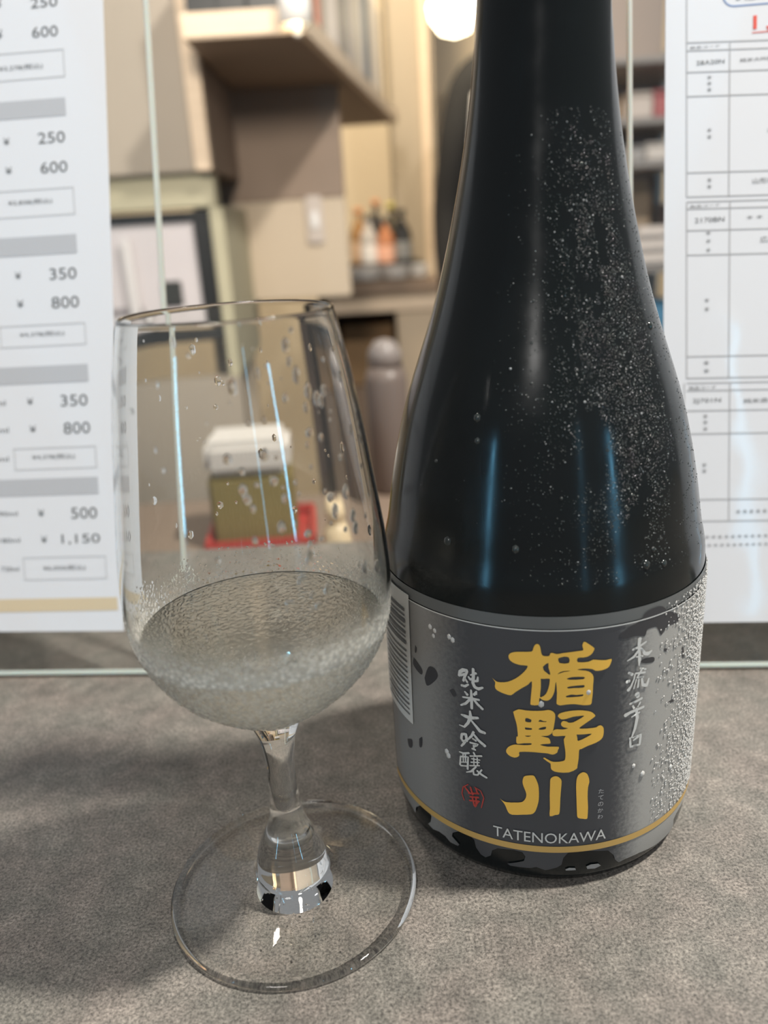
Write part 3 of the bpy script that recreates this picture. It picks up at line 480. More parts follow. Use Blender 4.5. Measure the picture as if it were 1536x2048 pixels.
# ------------------------------------------------------------------ tasting glass
GX, GY = -0.029942, 0.171255
wg = thing('tasting_glass', 'clear stemmed tasting glass partly filled with pale sake', 'glass', (GX, GY, 0))
outer = [(.0060, .0515), (.0080, .0548), (.0112, .0570), (.0152, .0598), (.0211, .0650), (.0252, .0700), (.0280, .0750), (.0297, .0800), (.0304, .0850), (.0306, .0900), (.0304, .0950), (.0300, .1000), (.0294, .1050), (.0281, .1150), (.0268, .1250), (.0253, .1350), (.0234, .1450), (.0221, .1503)]
T = .0008
inner = [(.0, .0588), (.0070, .0591), (.0110, .0603), (.0150, .0622), (.0203, .0664), (.0244, .0709), (.0272, .0755), (.0289, .0803), (.0296, .0850), (.0298, .0900), (.0296, .0950), (.0292, .1000), (.0286, .1050), (.0273, .1150), (.0260, .1250), (.0245, .1350), (.0226, .1450), (.0213, .1503)]
stemp = [(0, .0006), (.012, .0005), (.031, .0), (.0322, .0003), (.0326, .0010), (.0323, .0018), (.031, .0023), (.026, .0029), (.018, .0037), (.0125, .0046), (.0102, .0058), (.0094, .0078), (.0091, .0105), (.0083, .0140), (.0066, .0180), (.0051, .0215), (.0043, .0250), (.0038, .0290), (.0036, .0340), (.0036, .0390), (.0040, .0440), (.0047, .0480)]
so, si = spline(outer, 4), spline(inner, 4)
rimc = [(.02205, .1507), (.0217, .1509), (.02135, .1507)]
full = stemp[:4] + spline(stemp[4:] + outer[:1], 4)[:-1] + so + rimc + si[::-1]
ka = next(k for k, q in enumerate(full) if k > 6 and q[1] > .0058); kb = next(k for k, q in enumerate(full) if q[1] > .0535)
# foot: solid glass rim, thin clear plate inside it
rim_a = next(k for k, q in enumerate(full) if q[0] > .0305); rim_b = next(k for k, q in enumerate(full) if k > rim_a + 3 and q[0] < .0305)
lathe('foot_rim', full[rim_a:rim_b + 1], PLAING, 128, wg)
lathe('foot_plate', full[rim_b:ka + 1], THING, 128, wg)
lathe('foot_underside', [(.0102, .00055)] + full[1:rim_a + 1], THING, 128, wg)
lathe('knob_underside', [(0, .0006), (.006, .00058), (.0102, .00055)], PLAING, 96, wg)
lathe('stem', full[ka:kb + 1], PLAING, 96, wg)
bowl = lathe('bowl', full[kb:], GLASS, 128, wg)
LV = .0792
wp = [(r + .00025 if r > .001 else 0, z - .0002) for r, z in si if z < LV]
def irad(z):
    for (r0, z0), (r1, z1) in zip(si[:-1], si[1:]):
        if z0 <= z <= z1: return r0 + (r1 - r0) * (z - z0) / max(z1 - z0, 1e-9)
rt_ = irad(LV)
wp += [(rt_ + .00025, LV + .0003), (rt_ - .0004, LV + .0001), (rt_ - .0012, LV), (.012, LV), (0, LV)]
sake = lathe('sake', wp, WINE, 128)
sake.location = (GX, GY, 0)
tag(sake, 'pale clear sake lying in the bowl of the tasting glass', 'drink')
def orad(z):
    for (r0, z0), (r1, z1) in zip(so[:-1], so[1:]):
        if z0 <= z <= z1: return r0 + (r1 - r0) * (z - z0) / max(z1 - z0, 1e-9)
sp = []
for _ in range(4200):
    th = random.uniform(-math.pi, math.pi); z = random.uniform(.058, .0885)
    if random.random() < max(0, (z - .082) / .008): continue
    r = orad(z); dz = (orad(z + .0005) - orad(z - .0005)) / .001
    sp.append((V((r * math.sin(th), -r * math.cos(th), z)), V((math.sin(th), -math.cos(th), -dz)), random.choice((.00012, .0002, .00028, .00036)), 1))
domes('condensation_droplets', sp, WATER, wg, .6)
sp = []
for _ in range(150):
    th = random.choice((random.uniform(-1.3, 1.6), random.gauss(.7, .35), random.gauss(.5, .3), random.uniform(2, 4.3))); z = random.uniform(.094, .148)
    r = irad(z) - .00005
    sp.append((V((r * math.sin(th), -r * math.cos(th), z)), V((-math.sin(th), math.cos(th), 0)), random.choice((.00025, .0004, .0006, .0009)), random.uniform(1, 2.2)))
domes('inner_droplets', sp, WATER, wg, .6)
sp = []
for _ in range(60):
    a = random.uniform(0, 6.28); q = random.uniform(.004, .029); 
    sp.append((V((q * math.sin(a), -q * math.cos(a), .0039 if q < .018 else .0031)), V((0, 0, 1)), random.uniform(.00015, .0004), 1))
domes('foot_droplets', sp, WATER, wg, .6)

# ------------------------------------------------------------------ menu stands
def stand(key, label, x0, x1, hgt, sheet_quad, names):
    d = D[key]; root = thing('menu_stand', label, 'menu stand', (d['o'][0], d['o'][1], .001))
    M = Matrix((V(d['e']), V(d['up']), V(d['n']))).transposed()
    root.rotation_euler = M.to_euler()
    # clear plate standing on its lower edge, local x right, y up, z toward the customer
    box('acrylic_plate', x0, x1, .0008, hgt, -.003, 0, ACRYL, root, 0)
    box('plate_edge', x0, x1, 0, .0012, -.003, .0003, ACEDGE, root, .0002)
    xe = x1 if key == 'left' else x0
    box('plate_edge', xe - .0007, xe + .0007, 0, hgt, -.003, .0003, ACEDGE, root, .0002)
    # foot plate lies on the counter behind (tilted back to level in local coordinates)
    lean = math.atan2(V(d['up']).xy.length, d['up'][2])
    ft = box('foot_plate', x0, x1, 0, .07, -.0, .0025, ACRYL, root, 0)
    ft.rotation_euler = (-(math.pi / 2 - lean), 0, 0)
    sh = []
    for (u, v) in sheet_quad: sh.append((u, v, .0004))
    nx, ny = 2, 2
    a, b_ = fill2d([[p[:2] for p in sh]])
    bm = bmesh.new(); q = [bm.verts.new((p[0], p[1], .0003)) for p in sh]; f = bm.faces.new(q)
    r = bmesh.ops.extrude_face_region(bm, geom=[f]); bmesh.ops.translate(bm, vec=(0, 0, .0004), verts=[v for v in r['geom'] if isinstance(v, bmesh.types.BMVert)])
    bmesh.ops.recalc_face_normals(bm, faces=bm.faces)
    sheet = bm_obj('menu_sheet', bm, PAPER, root)
    z = .0008
    def flat(name, vs, fs, m): return link(name, mesh(name, [(v[0] / 1000, v[1] / 1000, z) for v in vs], fs, m), sheet)
    def rect(name, u0, v0, u1, v1, m, slope=(0, 0)):
        return flat(name, [(u0, v0), (u1, v0), (u1, v1), (u0, v1)], [(0, 1, 2, 3)], m)
    for it in d['items']:
        k, (u0, v0), (u1, v1) = it[0], it[1], it[2]
        if key == 'left' and u0 < 0 and k in ('bar', 'tan', 'box'): u0 = -118
        if k == 't':
            m = mat('red_ink', (.75, .09, .06), .6) if it[4] == 'r' else INK
            a, b_ = text_fit(it[3], u0, v0, u1, v1)
            if a: flat('printed_text', a, b_, m)
        elif k == 'bar': rect('grey_bar', u0, v0, u1, v1, mat('bar_grey', (.50, .51, .54), .5))
        elif k == 'tan': rect('tan_band', u0, v0, u1, v1, mat('tan_ink', (.68, .56, .38), .5))
        elif k == 'box':
            w_ = .35
            vs = []; fs = []
            for (a0, b0, a1, b1) in ((u0, v0, u1, v0 + w_), (u0, v1 - w_, u1, v1), (u0, v0, u0 + w_, v1), (u1 - w_, v0, u1, v1)):
                s = len(vs); vs += [(a0, b0), (a1, b0), (a1, b1), (a0, b1)]; fs.append((s, s + 1, s + 2, s + 3))
            flat('price_box', vs, fs, mat('box_line', (.55, .55, .56), .5))
        elif k == 'hl':
            sl = (v1 - v0) * .55 * (178 - u0) / (u1 - u0); u1 = 178
            flat('table_line', [(u0, v0 - .18), (u1, v0 - .18 + sl), (u1, v0 + .18 + sl), (u0, v0 + .18)], [(0, 1, 2, 3)], INKL)
        elif k == 'vl':
            flat('table_line', [(u0 - .18, v0), (u0 + .18, v0), (u1 + .18, v1), (u1 - .18, v1)], [(0, 1, 2, 3)], INKL)
        elif k == 'rl': rect('red_underline', u0, v0 - .15, u1, v0 + .15, mat('red_ink', (.75, .09, .06), .6))
        elif k == 'blue':
            pts = []; R_ = 4.0; w_ = .35
            ol = [(u0 + R_ - R_ * math.cos(a), v0 + R_ - R_ * math.sin(a)) for a in [i * math.pi / 16 for i in range(9)]]
            il = [(u0 + R_ - (R_ - w_) * math.cos(a), v0 + R_ - (R_ - w_) * math.sin(a)) for a in [i * math.pi / 16 for i in range(9)]]
            ol = [(u0, v0 + 16)] + ol + [(168, v0)]; il = [(u0 + w_, v0 + 16)] + il + [(168, v0 + w_)]
            vs = ol + il; m_ = len(ol)
            flat('blue_frame', vs, [(i, i + 1, m_ + i + 1, m_ + i) for i in range(m_ - 1)], mat('blue_ink', (.10, .22, .50), .5))
    return root
stand('left', 'clear acrylic menu stand with a price list, left of the glass', -.14, .0775, .268,
      [(-.130, .0195), (.0541, .0178), (.0617, .2625), (-.125, .2660)], None)
stand('right', 'clear acrylic menu stand with a ruled table sheet, right of the bottle', -.0251, .20, .252,
      [(-.0144, .0177), (.190, .0168), (.191, .2455), (-.0132, .2455)], None)

# ------------------------------------------------------------------ behind the counter
def X(px, py, Y): return at(px, py, Y).x
def Zz(px, py, Y): return at(px, py, Y).z

BROWN_AND_SHADE = grainy('brown_laminate_and_shade', (.25, .185, .14), (.28, .205, .155), 6)  # on the upper wall and cabinet side this brown paints shade
# tall beige cabinet with an oven niche
Y = 1.25
xr = X(400, 200, Y); xe = X(408, 300, Y) + .004
zb = Zz(330, 347, Y)
cab = thing('tall_cabinet', 'tall beige cabinet with pale wood edge, behind the left menu stand', 'cabinet', (xr, Y, -.95))
def cb(name, x0, x1, y0, y1, z0, z1, m, bev=.002): return box(name, x0 - xr, x1 - xr, y0 - Y, y1 - Y, z0 + .95, z1 + .95, m, cab, bev)
xl = X(-160, 200, Y)
cb('upper_door', xl, xr - .018, Y, Y + .02, zb, .95, BEIGE)
cb('edge_board', xr - .016, xr + .006, Y - .012, Y + .012, zb, .95, PALEW); cb('side_panel', xr - .016, xr + .005, Y + .012, Y + .27, zb, .95, BROWN_AND_SHADE)  # side panel browned to carry the shade on the cabinet side
cb('carcass', xl, xr - .018, Y + .02, Y + .35, zb + .01, .95, BEIGE)
zt = Zz(330, 418, Y); xo = X(428, 550, Y)
OLIVE = grainy('olive_beige_panel', (.40, .37, .26), (.43, .395, .28), 4)
cb('valance', xl, xo + .012, Y + .02, Y + .06, zt, zb, OLIVE)
cb('niche_side', xo, xo + .02, Y + .02, Y + .35, Zz(430, 760, Y), zt, OLIVE)
cb('lower_door', xl, xo + .02, Y + .01, Y + .05, -.95, Zz(430, 760, Y), BEIGE)
zl_ = Zz(360, 690, Y)
ov = thing('oven', 'black-framed oven with a pale door in the beige cabinet', 'oven', (xo - .15, Y + .03, zl_))
ow, oh = .15, zt - zl_ - .004
box('frame', -.32, .148, .0, .02, oh - .014, oh, BLACK, ov); box('frame', -.32, .148, 0, .02, 0, .026, BLACK, ov)
box('frame', .122, .148, 0, .02, .026, oh - .014, BLACK, ov)
box('oven_body', -.32, .148, .022, .3, 0, oh, BLACK, ov)
PALEG = mat('pale_door_glass', (.56, .52, .53), .25)
box('door', -.32, .122, .008, .02, .026, oh - .014, PALEG, ov, .001)
box('display', .062, .092, .002, .009, .055, .092, mat('dark_display', (.04, .042, .04), .3), ov)
box('door_shelf_line', -.32, .03, .004, .009, .046, .056, mat('door_shadow_line', (.25, .23, .24), .4), ov)
box('handle', .012, .026, -.012, .006, .03, oh - .03, mat('pale_handle', (.62, .60, .60), .3), ov, .005)

# wall panel and the overhead shelf
YW = 1.52
wx0, wx1 = X(418, 400, YW), X(690, 400, YW)
tag(box('wall_panel', wx0 - .03, wx1, YW, YW + .06, Zz(560, 600, YW), Zz(560, 402, YW), TAN), 'tan wall panel beneath the overhead shelf', 'wall', kind='structure')
tag(box('wall_lower', wx0 - .03, X(517, 800, YW), YW + .01, YW + .06, -.95, Zz(560, 600, YW), TAN), 'tan lower wall panel behind the glass', 'wall', kind='structure')
tag(box('wall_upper', wx0 - .03, wx1, YW, YW + .06, Zz(560, 402, YW) + .0005, 1.0, BROWN_AND_SHADE), 'upper wall panel, shade under the overhead shelf put into its brown', 'wall', kind='structure')  # shade below the shelf painted as a browner panel
sw = thing('light_switch', 'white switch plate on the tan wall panel', 'switch', tuple(at(630, 440, YW)))
box('plate', -.015, .015, -.008, -.0005, -.04, .04, mat('aged_white', (.52, .45, .40), .5), sw, .003); box('rocker', -.007, .007, -.012, -.006, -.014, .014, WHITE, sw, .002)
pN = at(592, 66, 1.12); zs = pN.z
def onz(px, py, z):
    d = at(px, py, 1.0) - V((0, 0, CH)); return V((0, 0, CH)) + d * ((z - CH) / d.z)
pF = onz(785, 246, zs); pL = onz(372, 78, zs)
sh = thing('overhead_shelf', 'pale wood overhead shelf carrying books and files', 'shelf', (pN.x, pN.y, zs))
bm = bmesh.new()
dirF = (pF - pN); dirL = V((-1, 0.02, 0))
poly = [V((xr + .012, pN.y, zs)), V((pN.x, pN.y, zs)), V((pF.x, pF.y, zs)), V((pF.x - .25, pF.y + .02, zs)), V((X(690, 300, YW) , YW + .0, zs)), V((xr + .012, YW, zs))]
q = [bm.verts.new(p - V((pN.x, pN.y, zs))) for p in poly]; f = bm.faces.new(q)
r = bmesh.ops.extrude_face_region(bm, geom=[f]); bmesh.ops.translate(bm, vec=(0, 0, .022), verts=[v for v in r['geom'] if isinstance(v, bmesh.types.BMVert)])
bmesh.ops.recalc_face_normals(bm, faces=bm.faces)
bm_obj('shelf_board', bm, BROWN_AND_SHADE, sh)
def lip(name, a, b_, off, m):
    d = (b_ - a); L = d.length; o = box(name, 0, L, -.012, 0, -.002, .026, m, sh, .002)
    o.location = a - V((pN.x, pN.y, zs)); o.rotation_euler = (0, 0, math.atan2(d.y, d.x)); return o
lip('edge_strip', V((xr + .012, pN.y, zs)), pN, 0, PALEW); lip('edge_strip', pN, pF, 0, PALEW)
bk = [((.60, .56, .52), .16), ((.10, .16, .13), .11), ((.62, .20, .15), .15), ((.30, .27, .24), .17), ((.72, .66, .62), .19), ((.66, .60, .57), .2), ((.30, .27, .26), .2), ((.10, .11, .12), .24), ((.55, .50, .48), .21), ((.40, .36, .33), .22), ((.68, .62, .52), .2), ((.62, .58, .55), .24), ((.16, .21, .29), .25), ((.08, .10, .12), .23), ((.70, .66, .62), .2), ((.55, .50, .46), .2), ((.72, .66, .58), .22), ((.25, .23, .22), .2)]
nm = ['cream', 'dark green', 'red', 'brown', 'white', 'pale pink', 'dark grey', 'black tall', 'mauve', 'taupe', 'ivory', 'pale grey', 'navy blue', 'black short', 'off-white', 'putty', 'pale yellow', 'charcoal']
dd = dirF.normalized(); tang = math.atan2(dd.y, dd.x)
for i, (c_, h_) in enumerate(bk):
    t_ = .10 + i * (dirF.length - .14) / len(bk)
    p = pN + dd * t_ + V((-dd.y, dd.x, 0)) * .012
    tk = (dirF.length - .14) / len(bk) * .9
    bkroot = thing('book', '%s upright book on the overhead shelf, next to the %s one' % (nm[i], nm[i - 1] if i else 'dark green'), 'book', (p.x, p.y, zs + .0225), 'books on the overhead shelf', tang)
    cm = mat('cover_' + nm[i].replace(' ', '_'), c_, .5)
    box('cover', 0, tk, 0, .14, 0, h_, cm, bkroot, .003); box('pages', tk * .15, tk * .85, .003, .138, h_ - .001, h_ + .0015, mat('pages', (.7, .67, .6), .7), bkroot, 0)
for i, px in enumerate((405, 462, 525)):
    p = V((X(px, 20, pN.y + .03), pN.y + .03, zs + .0225))
    bx_ = thing('file_box', 'black file box at the %s of the shelf front' % ('left end', 'middle', 'right end')[i], 'box', tuple(p), 'black file boxes on the overhead shelf')
    box('case', -.021, .021, 0, .05, 0, .09, BLACK, bx_, .003); box('label_slot', -.008, .008, -.001, .001, .03, .06, mat('label_grey', (.25, .26, .26), .5), bx_, 0)
# small spotlight clipped to the shelf corner
EMW = mat('warm_lamp_glow', (1, .9, .7), .5, emit=(1, .86, .60), estr=14)
p = at(590, 28, 1.10)
sl = thing('clip_spotlight', 'small lit spotlight on the corner of the overhead shelf', 'lamp', tuple(p))
lathe('lamp_head', [(0, .03), (.014, .03), (.019, .02), (.020, -.012), (.018, -.012), (.017, .018), (0, .026)], WHITE, 24, sl)
lathe('bulb', [(0, -.008), (.010, -.007), (.015, 0), (.012, .008), (0, .012)][::-1], EMW, 24, sl)
box('clip', -.005, .005, .01, .03, -.02, .02, WHITE, sl, .002)

# pillar, far counter, bottles
YP = 2.65
tag(box('wall_pillar', X(782, 200, YP), X(868, 200, YP), YP, YP + .35, -.95, 1.9, PILLAR), 'cream square pillar behind the person in black', 'pillar', kind='structure')
tag(box('trim_1', X(846, 300, YP) , X(862, 300, YP), YP - .02, YP, -.95, 1.9, PALEW), 'pale wood trim on the pillar', 'trim', kind='structure')
YB = 2.30
z0 = Zz(790, 560, 2.15)
bx0, bx1 = X(640, 560, YB), X(866, 560, YB)
bc = thing('back_counter', 'wooden back counter with dark top behind the sake bottle', 'counter', ((bx0 + bx1) / 2, YB, -.95))
def bcb(name, x0, x1, y0, y1, zz0, zz1, m): return box(name, x0 - (bx0 + bx1) / 2, x1 - (bx0 + bx1) / 2, y0 - YB, y1 - YB, zz0 + .95, zz1 + .95, m, bc)
bcb('worktop', bx0, bx1, 2.10, 2.62, z0 - .03, z0, BROWN)
bcb('apron', bx0, bx1, 2.12, 2.15, z0 - .075, z0 - .03, PALEW)
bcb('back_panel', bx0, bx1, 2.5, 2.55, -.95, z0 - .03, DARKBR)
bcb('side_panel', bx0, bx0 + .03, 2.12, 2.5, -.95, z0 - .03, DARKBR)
bcb('cupboard_door', X(794, 640, 2.13), X(872, 640, 2.13), 2.13, 2.16, Zz(800, 1000, 2.13), z0 - .075, grainy('light_cupboard', (.45, .36, .26), (.5, .4, .29), 5))
tray = thing('serving_tray', 'black tray holding bottles on the back counter', 'tray', (X(764, 530, 2.38), 2.38, z0))
box('tray_base', -.115, .115, -.09, .09, .0005, .012, BLACK, tray, .004); box('tray_rim', -.115, .115, -.098, -.088, .0005, .035, BLACK, tray, .004); box('tray_rim', -.115, .115, .088, .098, .0005, .035, BLACK, tray, .004)
def bottle(px, Yb, h_, r_, c_, capc, label):
    o = thing('condiment_bottle', label, 'bottle', (X(px, 520, Yb), Yb, z0 + .0125), 'bottles on the back counter tray')
    m_ = mat('bottle_' + label.split()[0], c_, .25)
    lathe('bottle_body', [(0, 0), (r_ * .95, 0), (r_, .004), (r_, h_ * .58), (r_ * .9, h_ * .66), (r_ * .38, h_ * .8), (r_ * .36, h_ * .9), (0, h_ * .9)], m_, 24, o)
    lathe('cap', [(0, h_ * .9), (r_ * .44, h_ * .9), (r_ * .44, h_), (0, h_)], mat('cap_' + label.split()[0], capc, .4), 20, o)
    lathe('bottle_label', [(r_ * 1.01, h_ * .18), (r_ * 1.015, h_ * .2), (r_ * 1.015, h_ * .46), (r_ * 1.01, h_ * .48)], mat('blabel_' + label.split()[0], tuple(min(1, v * 1.5 + .2) for v in c_), .5), 24, o)
bottle(722, 2.40, .17, .026, (.30, .16, .06), (.55, .22, .08), 'amber squat bottle with orange cap, leftmost on the tray')
bottle(740, 2.36, .15, .024, (.45, .42, .40), (.08, .08, .08), 'clear pale bottle with black cap on the tray')
bottle(757, 2.42, .19, .024, (.03, .025, .02), (.50, .20, .08), 'dark soy bottle with orange cap on the tray')
bottle(774, 2.36, .14, .024, (.42, .17, .08), (.06, .06, .06), 'russet bottle with black cap on the tray')
bottle(786, 2.42, .18, .024, (.05, .04, .02), (.45, .38, .08), 'olive dark bottle with yellow cap on the tray')
bottle(806, 2.38, .16, .026, (.012, .012, .012), (.012, .012, .012), 'black bottle with black cap, rightmost on the tray')
for i, (px, wd) in enumerate(((728, .050), (790, .040), (838, .026))):
    o = thing('plate_stack', ('wide', 'middle', 'small')[i] + ' stack of white plates on the back counter front', 'plates', (X(px, 552, 2.2), 2.2, z0 + .0005), 'white plates on the back counter')
    for k in range(4):
        lathe('plate', [(0, .001 + k * .008), (wd * .6, .001 + k * .008), (wd, .007 + k * .008), (wd * .98, .0085 + k * .008), (wd * .58, .003 + k * .008), (0, .003 + k * .008)], WHITE, 32, o)
cr = thing('wooden_crate', 'brown wooden crate in the dark recess under the back counter', 'crate', (X(735, 660, 2.3), 2.3, Zz(735, 760, 2.3)))
box('crate_panel', -.07, .07, -.06, -.045, 0, .16, grainy('crate_wood', (.26, .16, .08), (.32, .2, .1), 12), cr); box('crate_panel', -.07, .07, .045, .06, 0, .16, grainy('crate_wood', (.26, .16, .08), (.32, .2, .1), 12), cr)
box('crate_side', -.07, -.055, -.045, .045, 0, .16, grainy('crate_wood', (.26, .16, .08), (.32, .2, .1), 12), cr); box('crate_side', .055, .07, -.045, .045, 0, .16, grainy('crate_wood', (.26, .16, .08), (.32, .2, .1), 12), cr); box('crate_base', -.055, .055, -.045, .045, 0, .012, grainy('crate_wood', (.26, .16, .08), (.32, .2, .1), 12), cr)
tag(box('crate_plinth', X(700, 800, 2.3), X(790, 800, 2.3), 2.2, 2.42, -.95, Zz(735, 760, 2.3), BROWN), 'brown plinth carrying the wooden crate', 'plinth')
# pendant lamp near the pillar
p = at(908, 14, 2.0)
pl = thing('pendant_lamp', 'bright warm pendant lamp beside the bottle neck', 'lamp', tuple(p))
lathe('glass_globe', [(0, -.058), (.032, -.048), (.053, -.02), (.057, .004), (.042, .033), (.016, .046), (0, .047)], mat('globe_glow', (1, .9, .7), .4, emit=(1, .86, .58), estr=9), 32, pl)
lathe('lamp_socket', [(.0, .046), (.014, .046), (.014, .075), (0, .08)], BLACK, 20, pl); lathe('cord', [(.002, .078), (.002, .9)], BLACK, 8, pl)

# low workbench right behind the counter
wz = -.12
wbn = thing('workbench', 'low brown-topped workbench behind the counter', 'workbench', (0, .74, -.95))
STEEL = mat('brushed_steel', (.33, .33, .32), .4, metal=.6)
box('bench_top', -.55, .9, -.20, .14, .95 + wz - .025, .95 + wz, BROWN_AND_SHADE, wbn)
for sx_ in (-.5, .85):
    for sy_ in (-.17, .11): box('leg', sx_ - .015, sx_ + .015, sy_ - .015, sy_ + .015, 0, .95 + wz - .025, STEEL, wbn)
def onbench(px, py): 
    d = at(px, py, 1.0) - V((0, 0, CH)); return V((0, 0, CH)) + d * ((wz - CH) / d.z)
p = onbench(520, 1110)
rd = thing('red_tray', 'flat red tray on the workbench seen through the glass', 'tray', (p.x, p.y + .05, wz), None, .05)
box('tray_base', -.058, .058, -.05, .05, .0005, .005, mat('red_plastic', (.50, .045, .035), .4), rd, .002)
for a_ in ((-.058, .058, -.05, -.044), (-.058, .058, .044, .05), (-.058, -.052, -.044, .044), (.052, .058, -.044, .044)): box('tray_wall', *a_, .005, .016, mat('red_plastic', (.50, .045, .035), .4), rd, .002)
tb = thing('tea_tin', 'olive box with a rounded white lid in the red tray', 'tin', (p.x - .006, p.y + .05, wz + .0055), None, .05)
box('tin_body', -.043, .043, -.035, .035, 0, .068, grainy('olive_card', (.24, .19, .06), (.30, .235, .08), 8), tb, .004)
box('tin_lid', -.044, .044, -.036, .036, .068, .100, mat('white_lid', (.74, .70, .66), .45), tb, .007)
p = onbench(702, 1118)
cp = thing('cream_figurine', 'small cream cat-shaped figurine on the workbench', 'figurine', (p.x, p.y + .02, wz + .0005))
CRM = mat('cream_ceramic', (.78, .62, .40), .35)
lathe('figure_body', [(0, 0), (.015, 0), (.018, .006), (.018, .016), (.014, .027), (.009, .033), (0, .034)], CRM, 28, cp)
lathe('figure_head', [(0, .030), (.008, .031), (.0125, .037), (.0125, .044), (.008, .050), (0, .052)], CRM, 28, cp)
for s_ in (-1, 1): lathe('ear', [(.005, 0), (.003, .005), (0, .011)], CRM, 12, cp, (s_ * .0075, 0, .047))
p = onbench(785, 985)
th_ = thing('steel_flask', 'tall pale flask with a domed top beside the bottle', 'flask', (p.x, p.y + .01, wz + .0005))
lathe('flask_body', [(0, 0), (.021, 0), (.023, .004), (.023, .125), (.019, .140), (.0, .140)], mat('mauve_grey_enamel', (.18, .14, .12), .35), 32, th_)
lathe('flask_lid', [(.0, .140), (.0185, .140), (.018, .156), (.011, .167), (0, .170)], mat('pale_lid', (.28, .24, .22), .35), 32, th_)

# right-hand rack seen past the bottle and through the right stand
YR = 1.7
rx0, rx1 = X(1205, 300, YR), X(1420, 300, YR)
rk = thing('storage_rack', 'steel storage rack with kitchen goods behind the right menu stand', 'rack', ((rx0 + rx1) / 2, YR, -.95))
rc = (rx0 + rx1) / 2; zcab = Zz(1325, 700, YR)
lv = [Zz(1290, 112, YR), Zz(1290, 235, YR), Zz(1290, 322, YR), Zz(1290, 535, YR)]
for z_ in lv: box('shelf_board', rx0 - rc, rx1 - rc, 0, .3, z_ + .95 - .012, z_ + .95, mat('grey_shelf', (.36, .33, .31), .5), rk)
for x_ in (rx0, rx1):
    for y_ in (0, .28): box('post', x_ - rc - .008, x_ - rc + .008, y_ - .004, y_ + .012, .9505 + zcab, lv[0] + 1.0, STEEL, rk)
box('back_board', rx0 - rc, rx1 - rc, .3, .31, .951 + zcab, lv[0] + 1.15, mat('mauve_board', (.33, .285, .27), .6), rk)
def crate(name, px, zi, w_, h_, d_, c_, label, cat):
    o = thing(name, label, cat, (X(px, 300, YR + .05), YR + .03, lv[zi] + .0005))
    box('box_body', -w_ / 2, w_ / 2, 0, d_, 0, h_ * .8, mat('goods_' + label.replace(' ', '_')[:20], c_, .5), o, .004)
    box('box_lid', -w_ / 2 - .001, w_ / 2 + .001, -.001, d_ + .001, h_ * .8, h_, mat('goods_lid_' + label.replace(' ', '_')[:16], tuple(v * .85 for v in c_), .5), o, .004)
crate('storage_box', 1272, 1, .052, .048, .12, (.72, .62, .55), 'cream box beside the red box on the rack', 'box')
crate('storage_box', 1318, 1, .050, .050, .12, (.50, .16, .16), 'red box on the upper rack shelf', 'box')
crate('storage_box', 1262, 2, .05, .030, .12, (.45, .42, .40), 'small grey box on the middle rack shelf', 'box')
crate('storage_box', 1315, 2, .062, .034, .12, (.75, .68, .62), 'white carton on the middle rack shelf', 'box')
crate('storage_box', 1392, 3, .075, .12, .12, (.28, .24, .25), 'dark mauve bin on the lower rack shelf', 'bin')
o = thing('towel_pile', 'pile of folded white towels on the lower rack shelf', 'towels', (X(1305, 500, YR + .02), YR - .01, lv[3] + .0005))
for k in range(3): box('towel', -.055 + .004 * k, .05 - .003 * k, 0, .1, k * .026, k * .026 + .025, mat('white_towel', (.76, .69, .64), .9), o, .009)
o = thing('paper_bag', 'tan paper bag on the lower rack shelf beside the towels', 'bag', (X(1268, 440, YR + .15), YR + .13, lv[3] + .0005))
box('bag_body', -.03, .03, 0, .06, 0, .15, mat('kraft', (.50, .38, .27), .8), o, .006); box('bag_fold', -.03, .03, .02, .04, .15, .17, mat('kraft', (.50, .38, .27), .8), o, .004)
o = thing('blue_bucket', 'blue bucket below the lower rack shelf', 'bucket', (X(1325, 620, YR), YR + .1, zcab + .0005))
lathe('bucket_body', [(0, 0), (.045, 0), (.056, .09), (.053, .09), (.042, .005), (0, .005)], mat('blue_plastic', (.10, .28, .45), .4), 32, o); lathe('bucket_rim', [(.055, .085), (.059, .086), (.059, .093), (.054, .093)], mat('blue_plastic', (.10, .28, .45), .4), 32, o)
tag(box('low_cabinet', rx0 - .01, rx1 + .01, YR - .01, YR + .32, -.95, zcab, TAN), 'tan low cabinet under the rack carrying the bucket', 'cabinet')

# person in black behind the bottle
PX, PY, PZ = at(1092, 300, 2.2).x, 2.2, -.95
def skin_body(name, chains, parent, loc):
    vs, es, rad = [], [], []
    idx = {}
    for ch in chains:
        prev = None
        for key, co, r in ch:
            if key not in idx: idx[key] = len(vs); vs.append(co); rad.append(r)
            if prev is not None and (prev, idx[key]) not in es: es.append((prev, idx[key]))
            prev = idx[key]
    me = bpy.data.meshes.new(name); me.from_pydata(vs, es, []); o = link(name, me, parent, loc)
    sk = o.modifiers.new('skin', 'SKIN'); sk.use_smooth_shade = True
    for k, d_ in enumerate(me.skin_vertices[0].data):
        rr = rad[k]; d_.radius = rr if isinstance(rr, tuple) else (rr, rr); d_.use_root = (k == 0)
    ss = o.modifiers.new('sub', 'SUBSURF'); ss.levels = 2; ss.render_levels = 2
    bpy.context.view_layer.update()
    m2 = bpy.data.meshes.new_from_object(o.evaluated_get(bpy.context.evaluated_depsgraph_get()))
    o.modifiers.clear(); o.data = m2; return o
pr = thing('person', 'person in a black top standing behind the sake bottle', 'person', (PX, PY, PZ)); pr.scale = (1.1,) * 3
S = []
